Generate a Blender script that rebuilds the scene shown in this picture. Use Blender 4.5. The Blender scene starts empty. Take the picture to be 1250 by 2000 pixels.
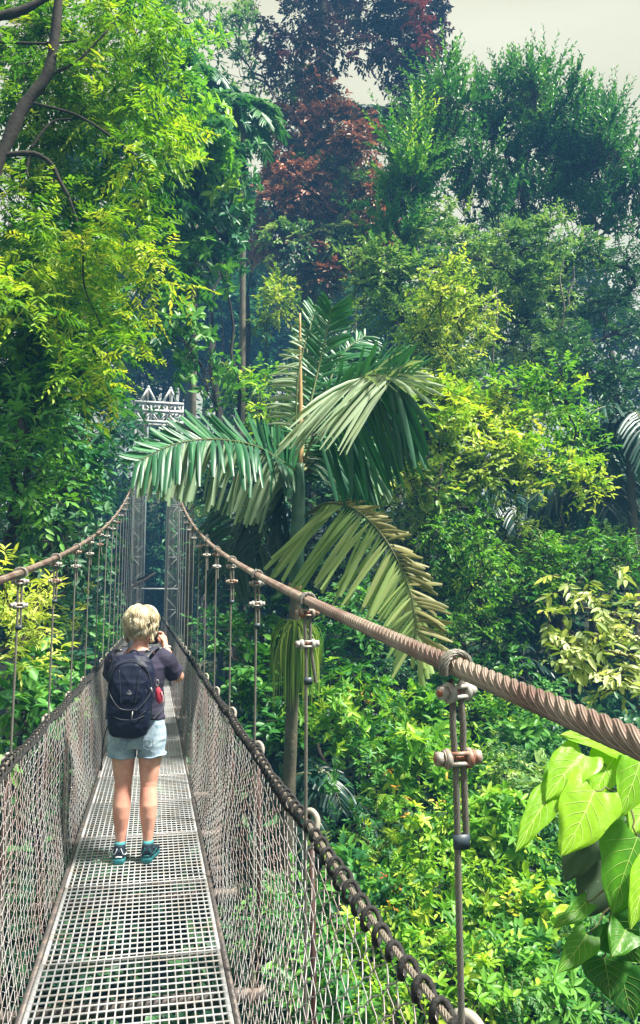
import bpy, math, random
import numpy as np
from math import radians, sin, cos, pi

rng = np.random.default_rng(11)
random.seed(5)
S = bpy.context.scene
COL = S.collection

# ------------------------------------------------------------------ camera
CX, CZ = 0.055, 1.66
PITCH, YAW = radians(7.219), radians(12.131)
cam_d = bpy.data.cameras.new('camera')
cam = bpy.data.objects.new('camera', cam_d)
COL.objects.link(cam)
cam_d.sensor_fit = 'VERTICAL'
cam_d.sensor_height = 24
cam_d.lens = 18
cam_d.clip_start = 0.05
cam_d.clip_end = 5000
cam.location = (CX, 0, CZ)
cam.rotation_euler = (pi / 2 + PITCH, 0, -YAW)
S.camera = cam

_cf = np.array([sin(YAW) * cos(PITCH), cos(YAW) * cos(PITCH), sin(PITCH)])
_cr = np.array([cos(YAW), -sin(YAW), 0])
_cu = np.cross(_cr, _cf)
_C = np.array([CX, 0, CZ])


def at(x, y, Y=None, X=None):
    """world point seen at photo position (x, y) at distance Y along the bridge"""
    r = _cf * 1500 + _cr * (x - 625) + _cu * (1000 - y)
    t = Y / r[1] if Y is not None else (X - CX) / r[0]
    return _C + r * t


# ------------------------------------------------------------------ sky, sun, exposure
SUN_EL, SUN_AZ = radians(60), radians(122)      # azimuth clockwise from +Y
world = bpy.data.worlds.new('World')
S.world = world
world.use_nodes = True
wn, wl = world.node_tree.nodes, world.node_tree.links
wn.clear()
wo = wn.new('ShaderNodeOutputWorld')
bg = wn.new('ShaderNodeBackground')
sky = wn.new('ShaderNodeTexSky')
sky.sky_type = 'NISHITA'
sky.sun_disc = False
sky.sun_elevation = SUN_EL
sky.sun_rotation = SUN_AZ
tc = wn.new('ShaderNodeTexCoord')
mp = wn.new('ShaderNodeMapping')
mp.inputs['Scale'].default_value = (1.2, 3.0, 7.0)
mp.inputs['Rotation'].default_value = (0.3, 0.5, 0.2)
nz = wn.new('ShaderNodeTexNoise')
nz.inputs['Scale'].default_value = 1.3
nz.inputs['Detail'].default_value = 5
cr = wn.new('ShaderNodeValToRGB')
cr.color_ramp.elements[0].position = 0.3
cr.color_ramp.elements[0].color = (4.2, 4.0, 2.55, 1)
cr.color_ramp.elements[1].position = 0.7
cr.color_ramp.elements[1].color = (5.2, 5.0, 3.7, 1)
mx = wn.new('ShaderNodeMix')
mx.data_type = 'RGBA'
mx.inputs['Factor'].default_value = 0.93
wl.new(tc.outputs['Generated'], mp.inputs['Vector'])
wl.new(mp.outputs['Vector'], nz.inputs['Vector'])
wl.new(nz.outputs['Fac'], cr.inputs['Fac'])
wl.new(sky.outputs['Color'], mx.inputs['A'])
wl.new(cr.outputs['Color'], mx.inputs['B'])
wl.new(mx.outputs['Result'], bg.inputs['Color'])
bg.inputs['Strength'].default_value = 0.069
wl.new(bg.outputs['Background'], wo.inputs['Surface'])

sl = bpy.data.lights.new('sun', 'SUN')
sl.energy = 4.8
sl.angle = radians(7.0)
sl.color = (1.0, 0.94, 0.82)
sun = bpy.data.objects.new('sun', sl)
COL.objects.link(sun)
sun.rotation_euler = (pi / 2 - SUN_EL, 0, -SUN_AZ + pi)
sun.location = (10, -20, 40)
vs = S.view_settings
vs.view_transform = 'Standard'
vs.look = 'None'
vs.exposure = 1.55
vs.gamma = 1
S.render.engine = 'CYCLES'
cy = S.cycles
cy.max_bounces = 5
cy.diffuse_bounces = 2
cy.glossy_bounces = 2
cy.transmission_bounces = 4
cy.transparent_max_bounces = 6
cy.volume_bounces = 0
cy.use_denoising = True
cy.caustics_reflective = False
cy.caustics_refractive = False
cy.sample_clamp_indirect = 4


# ------------------------------------------------------------------ helpers
def vec(*a):
    return np.array(a, float)


def nrm(v):
    v = np.asarray(v, float)
    return v / (np.linalg.norm(v, axis=-1, keepdims=True) + 1e-12)


def mat(name, col, rough=0.6, metal=0.0, spec=0.4, noise=None, bump=None, coat=0):
    m = bpy.data.materials.new(name)
    m.use_nodes = True
    n, l = m.node_tree.nodes, m.node_tree.links
    b = n['Principled BSDF']
    b.inputs['Base Color'].default_value = (*col, 1)
    b.inputs['Roughness'].default_value = rough
    b.inputs['Metallic'].default_value = metal
    b.inputs['Specular IOR Level'].default_value = spec
    if noise:
        # (colour2, scale, lo, hi[, colour3])
        t = n.new('ShaderNodeTexCoord')
        z = n.new('ShaderNodeTexNoise')
        z.inputs['Scale'].default_value = noise[1]
        z.inputs['Detail'].default_value = 6
        z.inputs['Roughness'].default_value = 0.65
        r = n.new('ShaderNodeValToRGB')
        r.color_ramp.elements[0].position = noise[2]
        r.color_ramp.elements[0].color = (*col, 1)
        r.color_ramp.elements[1].position = noise[3]
        r.color_ramp.elements[1].color = (*noise[0], 1)
        l.new(t.outputs['Object'], z.inputs['Vector'])
        l.new(z.outputs['Fac'], r.inputs['Fac'])
        l.new(r.outputs['Color'], b.inputs['Base Color'])
    if bump:
        t = n.new('ShaderNodeTexCoord')
        z = n.new('ShaderNodeTexNoise')
        z.inputs['Scale'].default_value = bump[0]
        z.inputs['Detail'].default_value = 4
        bp = n.new('ShaderNodeBump')
        bp.inputs['Strength'].default_value = bump[1]
        bp.inputs['Distance'].default_value = bump[2]
        l.new(t.outputs['Object'], z.inputs['Vector'])
        l.new(z.outputs['Fac'], bp.inputs['Height'])
        l.new(bp.outputs['Normal'], b.inputs['Normal'])
    return m


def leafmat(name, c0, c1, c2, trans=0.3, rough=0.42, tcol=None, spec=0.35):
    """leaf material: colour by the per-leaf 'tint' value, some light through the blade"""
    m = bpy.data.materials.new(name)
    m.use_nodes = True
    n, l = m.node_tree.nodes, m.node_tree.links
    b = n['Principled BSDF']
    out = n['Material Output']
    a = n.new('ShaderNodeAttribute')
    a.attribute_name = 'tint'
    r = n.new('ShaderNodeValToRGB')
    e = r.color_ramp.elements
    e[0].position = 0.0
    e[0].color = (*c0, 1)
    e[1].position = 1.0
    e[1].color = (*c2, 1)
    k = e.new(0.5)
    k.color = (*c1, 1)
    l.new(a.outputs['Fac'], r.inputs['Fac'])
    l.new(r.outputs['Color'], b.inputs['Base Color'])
    b.inputs['Roughness'].default_value = rough
    b.inputs['Specular IOR Level'].default_value = spec
    t = n.new('ShaderNodeBsdfTranslucent')
    g = n.new('ShaderNodeMix')
    g.data_type = 'RGBA'
    g.blend_type = 'MULTIPLY'
    g.inputs['Factor'].default_value = 1
    tc_ = tcol or (1.25, 1.3, 0.5)
    g.inputs['B'].default_value = (*tc_, 1)
    l.new(r.outputs['Color'], g.inputs['A'])
    l.new(g.outputs['Result'], t.inputs['Color'])
    s = n.new('ShaderNodeMixShader')
    s.inputs['Fac'].default_value = trans
    l.new(b.outputs['BSDF'], s.inputs[1])
    l.new(t.outputs['BSDF'], s.inputs[2])
    l.new(s.outputs['Shader'], out.inputs['Surface'])
    return m


def build(name, V, F, m, parent=None, base=None, smooth=True, tint=None, uv=None, mats=None, midx=None, loc=None):
    """link one mesh object; F is an (n,k) array or a list of arrays with equal k each"""
    V = np.asarray(V, np.float32)
    if base is not None:
        V = V - np.asarray(base, np.float32)
    Fs = F if isinstance(F, list) else [F]
    Fs = [np.asarray(f, np.int32) for f in Fs if len(f)]
    me = bpy.data.meshes.new(name)
    nl = sum(f.size for f in Fs)
    nf = sum(len(f) for f in Fs)
    me.vertices.add(len(V))
    me.vertices.foreach_set('co', V.ravel())
    me.loops.add(nl)
    me.loops.foreach_set('vertex_index', np.concatenate([f.ravel() for f in Fs]))
    me.polygons.add(nf)
    tot = np.concatenate([np.full(len(f), f.shape[1], np.int32) for f in Fs])
    st = np.concatenate([[0], np.cumsum(tot)[:-1]]).astype(np.int32)
    me.polygons.foreach_set('loop_start', st)
    me.polygons.foreach_set('loop_total', tot)
    if smooth:
        me.polygons.foreach_set('use_smooth', np.ones(nf, bool))
    for k in (mats or [m]):
        me.materials.append(k)
    if midx is not None:
        me.polygons.foreach_set('material_index', np.asarray(midx, np.int32))
    if tint is not None:
        at_ = me.attributes.new('tint', 'FLOAT', 'FACE')
        at_.data.foreach_set('value', np.asarray(tint, np.float32))
    if uv is not None:
        ul = me.uv_layers.new(name='uv')
        ul.data.foreach_set('uv', np.asarray(uv, np.float32).ravel())
    me.update(calc_edges=True)
    o = bpy.data.objects.new(name, me)
    COL.objects.link(o)
    if parent is not None:
        o.parent = parent
    if loc is not None:
        o.location = tuple(loc)
    return o


def tag(o, label=None, cat=None, group=None, kind=None):
    if label:
        o['label'] = label
    if cat:
        o['category'] = cat
    if group:
        o['group'] = group
    if kind:
        o['kind'] = kind
    return o


def empty(name, loc, label, cat, group=None):
    o = bpy.data.objects.new(name, None)
    COL.objects.link(o)
    o.location = tuple(float(v) for v in loc)
    o.empty_display_size = 0.2
    return tag(o, label, cat, group)


class MB:
    """collects shapes into one mesh (quads and tris)"""

    def __init__(s):
        s.V, s.Q, s.T, s.n = [], [], [], 0

    def add(s, V, Q=(), T=()):
        V = np.asarray(V, float).reshape(-1, 3)
        if len(Q):
            s.Q.append(np.asarray(Q, int).reshape(-1, 4) + s.n)
        if len(T):
            s.T.append(np.asarray(T, int).reshape(-1, 3) + s.n)
        s.V.append(V)
        s.n += len(V)
        return s

    def tube(s, pts, r, k=6, cap=True):
        P = np.asarray(pts, float)
        n = len(P)
        r = np.broadcast_to(np.asarray(r, float), (n,)) if np.ndim(r) < 2 else np.asarray(r)
        T = np.gradient(P, axis=0)
        T = nrm(T)
        ref = vec(0, 0, 1) if abs(T[:, 2]).mean() < 0.8 else vec(1, 0, 0)
        U = nrm(np.cross(T, ref))
        W = np.cross(U, T)
        a = np.arange(k) * 2 * pi / k
        V = P[:, None] + (U[:, None] * np.cos(a)[None, :, None] + W[:, None] * np.sin(a)[None, :, None]) * r[:, None, None]
        i = np.arange(n - 1)[:, None] * k
        j = np.arange(k)[None]
        j2 = (j + 1) % k
        Q = np.stack([i + j, i + j2, i + k + j2, i + k + j], -1).reshape(-1, 4)
        V = V.reshape(-1, 3)
        Tt = []
        if cap:
            V = np.vstack([V, P[0] , P[-1]])
            c0, c1 = n * k, n * k + 1
            for q in range(k):
                Tt.append((c0, (q + 1) % k, q))
                Tt.append((c1, (n - 1) * k + q, (n - 1) * k + (q + 1) % k))
        return s.add(V, Q, Tt)

    def box(s, lo, hi):
        x0, y0, z0 = lo
        x1, y1, z1 = hi
        V = [(x0, y0, z0), (x1, y0, z0), (x1, y1, z0), (x0, y1, z0), (x0, y0, z1), (x1, y0, z1), (x1, y1, z1), (x0, y1, z1)]
        return s.add(V, [(0, 3, 2, 1), (4, 5, 6, 7), (0, 1, 5, 4), (1, 2, 6, 5), (2, 3, 7, 6), (3, 0, 4, 7)])

    def bar(s, a, b, w, h=None):
        a, b = vec(*a), vec(*b)
        h = h or w
        d = nrm(b - a)
        ref = vec(0, 0, 1) if abs(d[2]) < 0.9 else vec(0, 1, 0)
        u = nrm(np.cross(d, ref)) * w / 2
        v = nrm(np.cross(u, d)) * h / 2
        V = [a - u - v, a + u - v, a + u + v, a - u + v, b - u - v, b + u - v, b + u + v, b - u + v]
        return s.add(V, [(0, 3, 2, 1), (4, 5, 6, 7), (0, 1, 5, 4), (1, 2, 6, 5), (2, 3, 7, 6), (3, 0, 4, 7)])

    def ellip(s, c, r, n=10, m=8, rot=None):
        th = np.linspace(0, pi, m)
        ph = np.arange(n) * 2 * pi / n
        V = np.stack([np.sin(th)[:, None] * np.cos(ph), np.sin(th)[:, None] * np.sin(ph), np.cos(th)[:, None] * np.ones(n)], -1).reshape(-1, 3)
        V = V * np.asarray(r)
        if rot is not None:
            V = V @ np.asarray(rot).T
        V = V + np.asarray(c)
        i = np.arange(m - 1)[:, None] * n
        j = np.arange(n)[None]
        j2 = (j + 1) % n
        Q = np.stack([i + j, i + n + j, i + n + j2, i + j2], -1).reshape(-1, 4)
        return s.add(V, Q)

    def loft(s, C, RX, RY, n=16, xa=(1, 0, 0), power=2.0, cap=True):
        """rings with half widths RX along xa and RY across it, along centres C"""
        C = np.asarray(C, float)
        T = nrm(np.gradient(C, axis=0))
        xa = np.broadcast_to(np.asarray(xa, float), C.shape)
        X = nrm(xa - T * np.sum(xa * T, 1, keepdims=True))
        Y = np.cross(T, X)
        a = np.arange(n) * 2 * pi / n
        ca = np.sign(np.cos(a)) * np.abs(np.cos(a)) ** (2 / power)
        sa = np.sign(np.sin(a)) * np.abs(np.sin(a)) ** (2 / power)
        RX = np.broadcast_to(np.asarray(RX, float), (len(C),))
        RY = np.broadcast_to(np.asarray(RY, float), (len(C),))
        V = C[:, None] + X[:, None] * (ca[None, :, None] * RX[:, None, None]) + Y[:, None] * (sa[None, :, None] * RY[:, None, None])
        i = np.arange(len(C) - 1)[:, None] * n
        j = np.arange(n)[None]
        j2 = (j + 1) % n
        Q = np.stack([i + j, i + j2, i + n + j2, i + n + j], -1).reshape(-1, 4)
        V = V.reshape(-1, 3)
        Tt = []
        if cap:
            V = np.vstack([V, C[0], C[-1]])
            k = len(C)
            for q in range(n):
                Tt.append((k * n, (q + 1) % n, q))
                Tt.append((k * n + 1, (k - 1) * n + q, (k - 1) * n + (q + 1) % n))
        return s.add(V, Q, Tt)

    def build(s, name, m, parent=None, base=None, smooth=True, loc=None):
        V = np.vstack(s.V)
        F = []
        if s.Q:
            F.append(np.vstack(s.Q))
        if s.T:
            F.append(np.vstack(s.T))
        return build(name, V, F, m, parent, base, smooth, loc=loc)


def spline(pts, n):
    """Catmull-Rom through the points"""
    P = np.asarray(pts, float)
    P = np.vstack([2 * P[0] - P[1], P, 2 * P[-1] - P[-2]])
    k = len(P) - 3
    t = np.linspace(0, k - 1e-6, n)
    i = t.astype(int)
    f = (t - i)[:, None]
    a, b, c, d = P[i], P[i + 1], P[i + 2], P[i + 3]
    return 0.5 * (2 * b + (c - a) * f + (2 * a - 5 * b + 4 * c - d) * f ** 2 + (3 * b - a - 3 * c + d) * f ** 3)


# ------------------------------------------------------------------ materials
M = {}
M['galv'] = mat('galvanised_steel', (0.36, 0.35, 0.34), 0.45, 0.55, 0.5, noise=((0.50, 0.48, 0.47), 18, 0.35, 0.6), bump=(60, 0.3, 0.002))
M['galv_dull'] = mat('dull_zinc', (0.46, 0.45, 0.43), 0.55, 0.3, 0.5, noise=((0.20, 0.12, 0.09), 9, 0.5, 0.75))
M['grate'] = mat('grating_steel', (0.43, 0.44, 0.46), 0.5, 0.25, 0.5, noise=((0.33, 0.25, 0.19), 6, 0.48, 0.78))
M['rust_clamp'] = mat('rusting_clamp', (0.36, 0.33, 0.30), 0.6, 0.3, 0.4, noise=((0.30, 0.12, 0.07), 32, 0.42, 0.58), bump=(90, .5, .002))
M['rust'] = mat('rusty_steel', (0.30, 0.10, 0.06), 0.75, 0.2, 0.3, noise=((0.36, 0.22, 0.16), 40, 0.35, 0.7), bump=(120, 0.5, 0.002))
M['darkpost'] = mat('dark_red_post', (0.09, 0.045, 0.04), 0.6, 0.2, 0.3, noise=((0.05, 0.04, 0.04), 20, 0.4, 0.7))
M['pale_pipe'] = mat('pale_pipe', (0.30, 0.28, 0.25), 0.5, 0.0, 0.4, noise=((0.40, 0.36, 0.30), 25, 0.45, 0.75))
M['rope'] = mat('black_rope', (0.018, 0.018, 0.020), 0.8, 0, 0.25, noise=((0.05, 0.05, 0.05), 150, 0.4, 0.7), bump=(300, 0.8, 0.002))
M['wire'] = mat('mesh_wire', (0.40, 0.40, 0.41), 0.4, 0.35, 0.5, noise=((0.34, 0.26, 0.25), 2.2, 0.42, 0.62))
M['edge'] = mat('edge_beam_steel', (0.10, 0.09, 0.09), 0.55, 0.3, 0.4, noise=((0.25, 0.20, 0.17), 10, 0.5, 0.7))
M['tower'] = mat('tower_paint', (0.58, 0.61, 0.61), 0.5, 0.0, 0.4, noise=((0.46, 0.49, 0.48), 4, 0.45, 0.7))
M['tape'] = mat('dark_tape', (0.03, 0.05, 0.07), 0.45, 0, 0.5)


def cable_mat(name, ca, cb, wires, per_m, ang=1.0, metal=0.25):
    m = bpy.data.materials.new(name)
    m.use_nodes = True
    n, l = m.node_tree.nodes, m.node_tree.links
    b = n['Principled BSDF']
    uvn = n.new('ShaderNodeUVMap')
    uvn.uv_map = 'uv'
    sp = n.new('ShaderNodeSeparateXYZ')
    l.new(uvn.outputs['UV'], sp.inputs[0])
    a = n.new('ShaderNodeMath'); a.operation = 'MULTIPLY'; a.inputs[1].default_value = wires
    c = n.new('ShaderNodeMath'); c.operation = 'MULTIPLY'; c.inputs[1].default_value = per_m
    d = n.new('ShaderNodeMath'); d.operation = 'ADD'
    e = n.new('ShaderNodeMath'); e.operation = 'MULTIPLY'; e.inputs[1].default_value = 2 * pi
    f = n.new('ShaderNodeMath'); f.operation = 'SINE'
    l.new(sp.outputs['X'], a.inputs[0]); l.new(sp.outputs['Y'], c.inputs[0])
    l.new(a.outputs[0], d.inputs[0]); l.new(c.outputs[0], d.inputs[1])
    l.new(d.outputs[0], e.inputs[0]); l.new(e.outputs[0], f.inputs[0])
    g = n.new('ShaderNodeMath'); g.operation = 'MULTIPLY_ADD'; g.inputs[1].default_value = 0.5; g.inputs[2].default_value = 0.5
    l.new(f.outputs[0], g.inputs[0])
    bp = n.new('ShaderNodeBump'); bp.inputs['Strength'].default_value = 0.9; bp.inputs['Distance'].default_value = 0.0012
    l.new(g.outputs[0], bp.inputs['Height']); l.new(bp.outputs['Normal'], b.inputs['Normal'])
    t = n.new('ShaderNodeTexCoord')
    z = n.new('ShaderNodeTexNoise'); z.inputs['Scale'].default_value = 7; z.inputs['Detail'].default_value = 6
    l.new(t.outputs['Object'], z.inputs['Vector'])
    mxn = n.new('ShaderNodeMix'); mxn.data_type = 'RGBA'
    mxn.inputs['A'].default_value = (*ca, 1); mxn.inputs['B'].default_value = (*cb, 1)
    mr = n.new('ShaderNodeMapRange'); mr.inputs['From Min'].default_value = 0.35; mr.inputs['From Max'].default_value = 0.65
    l.new(z.outputs['Fac'], mr.inputs['Value']); l.new(mr.outputs['Result'], mxn.inputs['Factor'])
    dk = n.new('ShaderNodeMix'); dk.data_type = 'RGBA'; dk.blend_type = 'MULTIPLY'; dk.inputs['Factor'].default_value = 0.5
    rr = n.new('ShaderNodeMapRange'); rr.inputs['From Max'].default_value = 0.5; rr.inputs['To Min'].default_value = 0.25
    l.new(g.outputs[0], rr.inputs['Value'])
    l.new(mxn.outputs['Result'], dk.inputs['A']); l.new(rr.outputs['Result'], dk.inputs['B'])
    l.new(dk.outputs['Result'], b.inputs['Base Color'])
    b.inputs['Roughness'].default_value = 0.42
    b.inputs['Metallic'].default_value = metal
    return m


M['maincable'] = cable_mat('main_cable_wire', (0.23, 0.145, 0.125), (0.44, 0.36, 0.30), 10, 40)
M['hangercable'] = cable_mat('hanger_wire', (0.34, 0.32, 0.28), (0.26, 0.25, 0.23), 7, 60)
M['railcable'] = cable_mat('rail_wire', (0.42, 0.36, 0.30), (0.33, 0.29, 0.25), 7, 60)


def twisted(path, R, lay, seglay=14, strands=6, sides=8, rs=None):
    """wire rope: strands wound round the path; returns V, Q, UV"""
    P = np.asarray(path, float)
    d = np.linalg.norm(np.diff(P, axis=0), axis=1)
    s = np.concatenate([[0], np.cumsum(d)])
    n = max(3, int(s[-1] / lay * seglay))
    u = np.linspace(0, s[-1], n)
    P = np.stack([np.interp(u, s, P[:, k]) for k in range(3)], 1)
    T = nrm(np.gradient(P, axis=0))
    U = np.zeros_like(P)
    ref = vec(0, 0, 1) if abs(T[0, 2]) < 0.8 else vec(1, 0, 0)
    U[0] = nrm(np.cross(T[0], ref))
    for i in range(1, n):
        U[i] = U[i - 1] - T[i] * (U[i - 1] @ T[i])
        U[i] /= np.linalg.norm(U[i])
    W = np.cross(T, U)
    rs = rs or R * 0.40
    rc = R - rs
    Vs, Qs, UVs = [], [], []
    off = 0
    for k in range(strands):
        a = u / lay * 2 * pi + k * 2 * pi / strands
        rad = U * np.cos(a)[:, None] + W * np.sin(a)[:, None]
        tng = -U * np.sin(a)[:, None] + W * np.cos(a)[:, None]
        C = P + rad * rc
        b = np.arange(sides) * 2 * pi / sides
        V = C[:, None] + (rad[:, None] * np.cos(b)[None, :, None] + tng[:, None] * np.sin(b)[None, :, None]) * rs
        i = np.arange(n - 1)[:, None] * sides
        j = np.arange(sides)[None]
        j2 = (j + 1) % sides
        Q = np.stack([i + j, i + j2, i + sides + j2, i + sides + j], -1).reshape(-1, 4) + off
        u0 = np.broadcast_to(j / sides, (n - 1, sides)); u1 = u0 + 1 / sides
        v0 = np.broadcast_to(u[:-1, None], (n - 1, sides)); v1 = np.broadcast_to(u[1:, None], (n - 1, sides))
        UV = np.stack([np.stack([u0, v0], -1), np.stack([u1, v0], -1), np.stack([u1, v1], -1), np.stack([u0, v1], -1)], 2).reshape(-1, 2)
        Vs.append(V.reshape(-1, 3)); Qs.append(Q); UVs.append(UV)
        off += n * sides
    return np.vstack(Vs), np.vstack(Qs), np.vstack(UVs)


def rope_obj(name, parts, m, parent, base):
    """several twisted() results as one mesh"""
    Vs, Qs, Us, o = [], [], [], 0
    for V, Q, U in parts:
        Vs.append(V); Qs.append(Q + o); Us.append(U); o += len(V)
    return build(name, np.vstack(Vs), np.vstack(Qs), m, parent, base, uv=np.vstack(Us))


# ------------------------------------------------------------------ bridge geometry
RW, DW = 0.54, 0.425            # rail and deck half widths
SP, Y0 = 1.25, 1.20             # hanger spacing and phase
YT = 45.0                       # tower


def deck_z(y):
    return 0.005 * np.asarray(y, float)


def rail_z(y):
    y = np.asarray(y, float)
    return 1.0 + 0.003 * y - 0.018 * np.abs(np.sin((y - Y0) / SP * pi))


def cab_z(y):
    y = np.asarray(y, float)
    return 1.465 + 0.080 * y + 0.0046 * y * y


def cab_x(y):
    return RW + 0.10 * np.clip((np.asarray(y, float) - 30) / 15, 0, 1)


hang_y = [Y0 + SP * k for k in range(-2, 35)]
bridge = empty('suspension_bridge', (0, 0, 0), 'long hanging footbridge with a steel grating deck, chain-link sides and thick twisted cables', 'bridge')

# main cables
for sgn in (1, -1):
    ys = np.linspace(-2.2, YT, 160)
    path = np.stack([sgn * cab_x(ys), ys, cab_z(ys)], 1)
    near = path[path[:, 1] < 14]
    far = path[path[:, 1] > 13.6]
    pr = [twisted(near, 0.0165, 0.145, 18, 6, 9, 0.0069),
          twisted(far, 0.0165, 0.145, 7, 6, 5, 0.0069)]
    rope_obj('main_cable', pr, M['maincable'], bridge, None)


def nut(mb, c, ax, r, h):
    """hexagonal nut along ax"""
    ax = nrm(ax)
    c = np.asarray(c)
    mb.tube([c - ax * h / 2, c + ax * h / 2], r, 6)


def clamp_mb(z, tilt=0.0, s=1.0):
    """wire rope clamp: threaded bolt roughly across the bridge, hexagonal nuts, cast saddles and a bridge piece round the ropes"""
    ax = nrm(vec(cos(tilt), sin(tilt), 0.02))
    sd = vec(-ax[1], ax[0], 0)
    a, b = MB(), MB()
    c = vec(0, 0, z)
    n = 22
    P = np.linspace(-0.040, 0.040, n)
    a.tube([c + ax * p * s for p in P], [(0.0052 if k % 2 else 0.0060) * s for k in range(n)], 8)      # threaded bolt
    for q in (-1, 1):
        nut(b, c + ax * q * 0.0315 * s, ax, 0.0118 * s, 0.0125 * s)
        b.tube([c + ax * q * 0.0235 * s, c + ax * q * 0.0250 * s], 0.0138 * s, 14)
        # saddle: waisted casting
        pr = [(0.0125, .0135), (0.0150, .0165), (0.0200, .0170), (0.0232, .0140)]
        b.tube([c + ax * q * p * s + vec(0, 0, -.001) for p, _ in pr], [r_ * s for _, r_ in pr], 12)
    for z_ in (-0.008, 0.008):
        b.loft([c + ax * -0.015 + sd * -.010 + vec(0, 0, z_), c + ax * 0.015 + sd * -.010 + vec(0, 0, z_)], 0.0035, 0.0035, 8, xa=(0, 0, 1))
    return a, b


def tube_rope(path, R, near):
    if near:
        return twisted(path, R, R * 13, 12, 6, 6, R * 0.42)
    V = MB().tube(path, R, 5, cap=False)
    VV, QQ = V.V[0], V.Q[0]
    return VV, QQ, np.zeros((len(QQ) * 4, 2))


for sgn in (1, -1):
    for k, y in enumerate(hang_y):
        zc, zd = float(cab_z(y)), float(deck_z(y)) - 0.06
        x = sgn * float(cab_x(y))
        near = y < 9
        R = 0.0058
        L = zc - zd
        tilt = random.uniform(-0.5, 0.5)
        z1, z2 = -0.040, -0.135 - random.uniform(0, 0.015)
        parts = []
        # standing part of the rope
        lo = [(-0.004, 0, -L), (-0.004, 0, -L * 0.6), (-0.004, 0, z2 - 0.02), (-0.008, 0, z2 + 0.05), (-0.006, 0.0, z1), (-0.012, -0.006, -0.022)]
        parts.append(tube_rope(np.array(lo), R, near))
        tail = -0.135 - (0.10 + random.uniform(0, 0.05))
        dead = [(0.012, 0.002, tail), (0.009, 0.001, z2), (0.010, 0, z2 + 0.05), (0.006, 0.0, z1), (0.012, 0.006, -0.022)]
        if k % 5 == 3:
            dead[0] = (0.030, 0.01, tail)
        parts.append(tube_rope(np.array(dead), R, near))
        # loop over the main cable, twice
        for dy in (-0.008, 0.007):
            th = np.linspace(-0.35, pi + 0.35, 16 if near else 7)
            loop = np.stack([np.cos(th) * 0.0265, np.full(len(th), dy) + np.cos(th) * 0.010, np.sin(th) * 0.0265 - 0.004], 1)
            parts.append(tube_rope(loop, R, near))
        if not near and y > 24:
            parts = parts[:1]
        h = rope_obj('hanger_cable', parts, M['hangercable'], bridge, None)
        h.location = (x, y, zc)
        if y < 24:
            for q, zz in enumerate((z1, z2)):
                s_ = 1.0
                a, b = clamp_mb(zz, tilt if q == 0 else tilt + random.uniform(-0.6, 0.6), s_)
                cl = b.build('cable_clamp', M['galv_dull'] if (k + q) % 3 else M['rust_clamp'], h, smooth=False)
                if y < 9:
                    a.build('clamp_bolt', M['rust'], h, smooth=True)
        if y < 6:
            tp = MB()
            tp.loft([(0.003, 0, tail - 0.004), (0.003, 0, tail + 0.018)], 0.0145, 0.0078, 12)
            tp.build('tape_wrap', M['tape'], h)

# hand rail cables, lashing rope, chain link
for sgn in (1, -1):
    ys = np.arange(-2.2, YT, 0.1)
    path = np.stack([np.full_like(ys, sgn * RW), ys, rail_z(ys)], 1)
    n1 = ys < 8
    rope_obj('handrail_cable', [twisted(path[n1], 0.0072, 0.085, 10, 6, 6, 0.003), tube_rope(path[ys > 7.8], 0.0072, False)], M['railcable'], bridge, None)
    # rope wound over the rail cable
    mb = MB()
    pitch = 0.085
    for (ya, yb, seg, kk) in ((-2.2, 9, 14, 7), (9, YT, 6, 4)):
        t = np.arange(ya, yb, pitch / seg)
        ph = t / pitch * 2 * pi * 1.0
        wob = 1 + 0.15 * np.sin(t * 7.3) + 0.1 * np.sin(t * 23)
        P = np.stack([sgn * RW + np.cos(ph) * 0.0175 * wob, t + 0.018 * np.sin(ph + 1), rail_z(t) - 0.008 + np.sin(ph) * 0.024 * wob], 1)
        mb.tube(P, 0.0062, kk, cap=False)
    mb.build('lashing_rope', M['rope'], bridge)


def surf(sgn, y, v):
    """chain-link surface between deck edge (v=0) and rail (v=1)"""
    xe = DW + 0.035
    z0 = deck_z(y) - 0.03
    z1 = rail_z(y) - 0.02
    bulge = 0.022 * np.sin(v * pi) * np.sin(y * 2.1 + sgn) + 0.012 * np.sin(v * 7 + y * 3.3)
    x = xe + (RW - xe) * v ** 0.8 + bulge * (v * (1 - v) * 4)
    return np.stack([sgn * x, y, z0 + (z1 - z0) * v], -1)


for sgn in (1, -1):
    W_, H_ = 0.042, 0.030
    nv = 34
    mb = MB()
    for (ya, yb, sub, kk, rad) in ((-1.6, 8.0, 3, 4, 0.0017), (8.0, 22.0, 1, 3, 0.0018), (22.0, YT, 1, 3, 0.0021)):
        ids = np.arange(int(ya / W_), int(yb / W_))
        for i in ids:
            j = np.arange(0, nv * sub + 1) / sub
            ph = (j + i) % 2                       # 0..2
            tri = 1 - 2 * np.abs(ph - 1)           # -1..1
            if sub > 1:
                tri = np.sin(tri * pi / 2) * 0.72 + tri * 0.32
            yy = i * W_ + tri * W_ * 0.53
            v = j / nv
            P = surf(sgn, yy, v)
            P[:, 0] += sgn * 0.0035 * np.cos(ph * pi) * (1 if i % 2 else -1) + 0.003 * np.sin(i * 1.7)
            mb.tube(P, rad, kk, cap=False)
    mb.build('chain_link_net', M['wire'], bridge)

# deck panels: grating with side frames, one panel per metre of walk
pan_len = 1.25 * 0.8


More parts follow.
